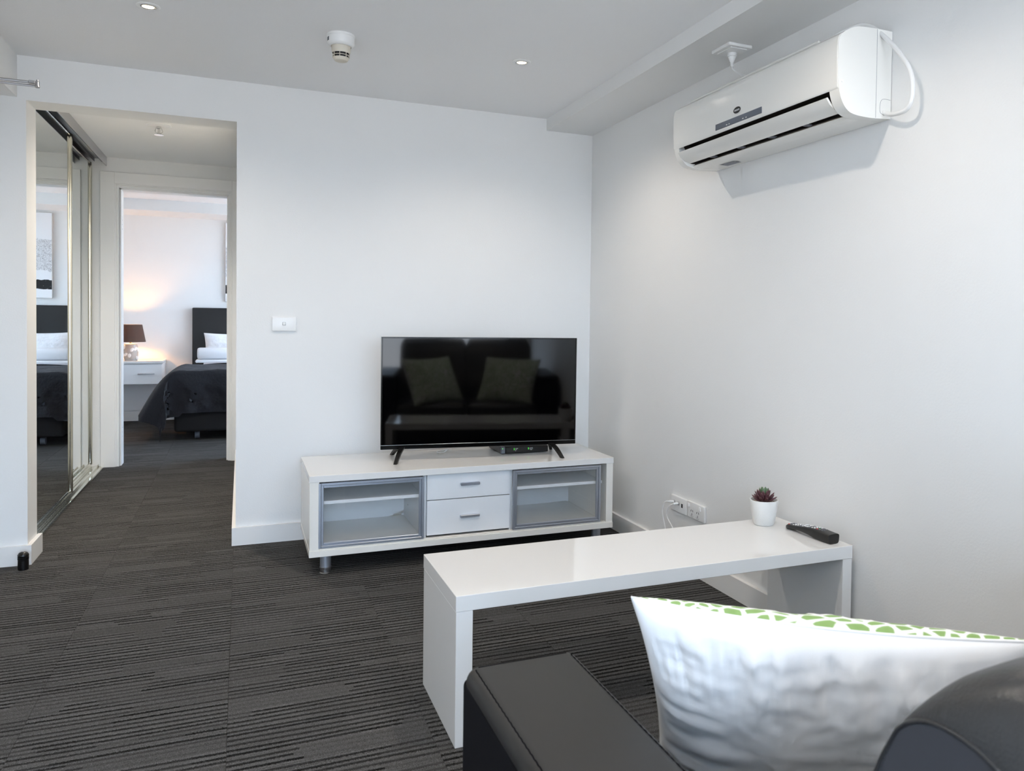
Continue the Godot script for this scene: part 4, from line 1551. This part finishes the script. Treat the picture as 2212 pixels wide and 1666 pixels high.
func sofa():
	var t := thing("sofa", "black leather two-seat sofa facing the television", "sofa", V(-0.8425, 0, 3.77))
	var s := Shape.new()
	for q in [[-1.652, -1.463], [-0.222, -0.033]]:
		s = Shape.new()
		s.rbox(V(q[0], 0.59, 3.285), V(q[1], 0.651, 4.2), 0.022, 4)
		var a := wput(s, "arm", M.leatherette, t)
		s = Shape.new()
		s.rbox(V(q[0] - 0.0015, 0.06, 3.2835), V(q[1] + 0.0015, 0.632, 4.2015), 0.012, 3)
		put(s, "side_panel", M.side_fabric, a)
		# stitched seams along both top edges
		for x in [q[0] + 0.014, q[1] - 0.014]:
			s = Shape.new()
			var pts := []
			for k in 120:
				pts.append(V(x, 0.6502 - (0.0 if k % 2 == 0 else 0.0012), lerpf(3.31, 4.18, k / 119.0)))
			s.tube(pts, 0.0011, 5)
			put(s, "stitching", M.side_fabric, a)
		s = Shape.new()
		s.tube([V(q[0] + 0.02, 0.6503, 3.303), V(q[1] - 0.02, 0.6503, 3.303)], 0.0012, 5)
		put(s, "stitching", M.side_fabric, a)
	s = Shape.new()
	s.rbox(V(-1.461, 0.06, 3.32), V(-0.224, 0.27, 4.2), 0.02, 3)
	wput(s, "base", M.leatherette, t)
	for q in [[-1.46, -0.8445], [-0.8405, -0.225]]:
		s = Shape.new()
		s.rbox(V(q[0], 0.27, 3.295), V(q[1], 0.395, 3.93), 0.045, 4, 8, func(p: Vector3, w: Vector3) -> Vector3: return p + V(0, 0.012 * maxf(w.y, 0.0) * (1.0 - w.x * w.x) * (1.0 - w.z * w.z), 0))
		wput(s, "seat_cushion", M.leather, t)
	# back: a rounded leather roll over flat end panels
	var prof := smooth_poly([Vector2(3.86, 0.45), Vector2(3.92, 0.66), Vector2(3.964, 0.797), Vector2(3.985, 0.846), Vector2(4.008, 0.884), Vector2(4.04, 0.915), Vector2(4.085, 0.938), Vector2(4.13, 0.94), Vector2(4.18, 0.915), Vector2(4.22, 0.85), Vector2(4.25, 0.68), Vector2(4.265, 0.45), Vector2(4.265, 0.2), Vector2(3.95, 0.2)], 5)
	var n := prof.size()
	var mid := Vector2(4.07, 0.58)
	var nz := FastNoiseLite.new()
	nz.seed = 6
	nz.frequency = 7.0
	for q in [[-1.458, -0.8445], [-0.8405, -0.227]]:
		var a: float = q[0]
		var b: float = q[1]
		var stations := []                      # x, share of the way from end panel to full roll
		for k in 8:
			var th := k / 7.0 * PI / 2
			stations.append([a + 0.05 * (1.0 - cos(th)), sin(th)])
		for k in range(1, 24):
			stations.append([lerpf(a + 0.05, b - 0.05, k / 24.0), 1.0])
		for k in 8:
			var th := (1.0 - k / 7.0) * PI / 2
			stations.append([b - 0.05 * (1.0 - cos(th)), sin(th)])
		s = Shape.new()
		s.gid += 1
		var rings := []
		for st in stations.size():
			var ring := []
			for k in n:
				var x: float = stations[st][0]
				# the roll bulges and creases a little towards its ends
				var end := minf(x - a, b - x)
				var cr := nz.get_noise_3d(x * 0.9, prof[k].x * 0.6, prof[k].y * 0.6)
				var top := smoothstep(0.78, 0.9, prof[k].y)
				var g := 0.02 * sin(PI * clampf((x - a) / (b - a), 0, 1)) - 0.022 * maxf(cr, 0.0) * top * (1.0 - smoothstep(0.03, 0.25, end))
				var outer := mid + (prof[k] - mid) * (1.0 + g)
				var inner := mid + (prof[k] - mid) * 0.97
				if prof[k].y > 0.5:
					inner.y -= 0.6 * clampf(inner.x - 3.995, 0.0, 0.12)
				var p := inner.lerp(outer, stations[st][1])
				ring.append(V(x, p.y, p.x))
			rings.append(ring)
		for st in rings.size() - 1:
			for k in n:
				var k2 := (k + 1) % n
				var c: Vector3 = (rings[st][k] + rings[st + 1][k2]) * 0.5
				s.quad(rings[st][k], rings[st][k2], rings[st + 1][k2], rings[st + 1][k], c - V(c.x, mid.y, mid.x), s.gid)
		var bk := wput(s, "back_cushion", M.leather, t)
		for e in [0, rings.size() - 1]:
			s = Shape.new()
			var poly := PackedVector2Array()
			for k in n:
				poly.append(Vector2(rings[e][k].z, rings[e][k].y))
			var id := Geometry2D.triangulate_polygon(poly)
			for k in range(0, id.size(), 3):
				s.tri(rings[e][id[k]], rings[e][id[k + 1]], rings[e][id[k + 2]], V(-1 if e == 0 else 1, 0, 0))
			put(s, "end_panel", M.panel_fabric, bk)
			s = Shape.new()
			var pts := []
			for k in n:
				pts.append(rings[e][k])
			s.tube(pts, 0.0022, 6, true)
			put(s, "seam_piping", M.leather, bk)
	for x in [-1.58, -0.105]:
		for z in [3.36, 4.12]:
			s = Shape.new()
			s.xf = Transform3D(Basis(), V(x, 0, z))
			s.lathe([Vector2(0, 0), Vector2(0.022, 0), Vector2(0.026, 0.06), Vector2(0, 0.06)], 16)
			wput(s, "foot", M.black_plastic, t)


func cushion(label: String, at: Vector3, turn: float, lean: float, roll: float):
	var t := thing("cushion", label, "cushion", at, 0, "sofa cushions")
	t.basis = Basis(Vector3.UP, turn) * Basis(Vector3.RIGHT, -lean) * Basis(Vector3.BACK, roll)
	var w := 0.55
	var h := 0.45
	var th := 0.085
	var s := Shape.new()
	pillow_half(s, w, h, th, 1.0, 51, 0.2)
	put(s, "back_cover", M.cotton, t)
	s = Shape.new()
	pillow_half(s, w, h, th, -1.0, 52, 0.12)
	put(s, "printed_front", M.print_cotton, t)
	s = Shape.new()
	var pts := []
	for e in 4:
		for k in 24:
			var f := k / 12.0 - 1.0
			var u: float = [f, 1.0, -f, -1.0][e]
			var v: float = [-1.0, f, 1.0, -f][e]
			pts.append(V(u * w * 0.5 * (1.0 - 0.07 * (1.0 - v * v)), v * h * 0.5 * (1.0 - 0.09 * (1.0 - u * u)), 0))
	s.tube(pts, 0.0025, 6, true)
	put(s, "seam_piping", M.cotton, t)


func small_things():
	var t := thing("door_stop", "small black ribbed rubber door stop on the carpet by the skirting", "door stop", V(-2.903, 0, 0.088))
	var s := Shape.new()
	s.lathe([Vector2(0, 0), Vector2(0.0215, 0), Vector2(0.0215, 0.044), Vector2(0.0195, 0.046), Vector2(0.0225, 0.048), Vector2(0.0225, 0.053), Vector2(0.0195, 0.0545), Vector2(0.0225, 0.056), Vector2(0.0225, 0.06), Vector2(0.02, 0.062), Vector2(0.0225, 0.064), Vector2(0.0225, 0.07), Vector2(0.017, 0.079), Vector2(0.008, 0.083), Vector2(0, 0.084)], 28)
	put(s, "buffer", M.rubber, t)
	s = Shape.new()
	s.lathe([Vector2(0.005, 0.0835), Vector2(0.004, 0.0855), Vector2(0, 0.086)], 12)
	put(s, "screw_head", M.satin_metal, t)
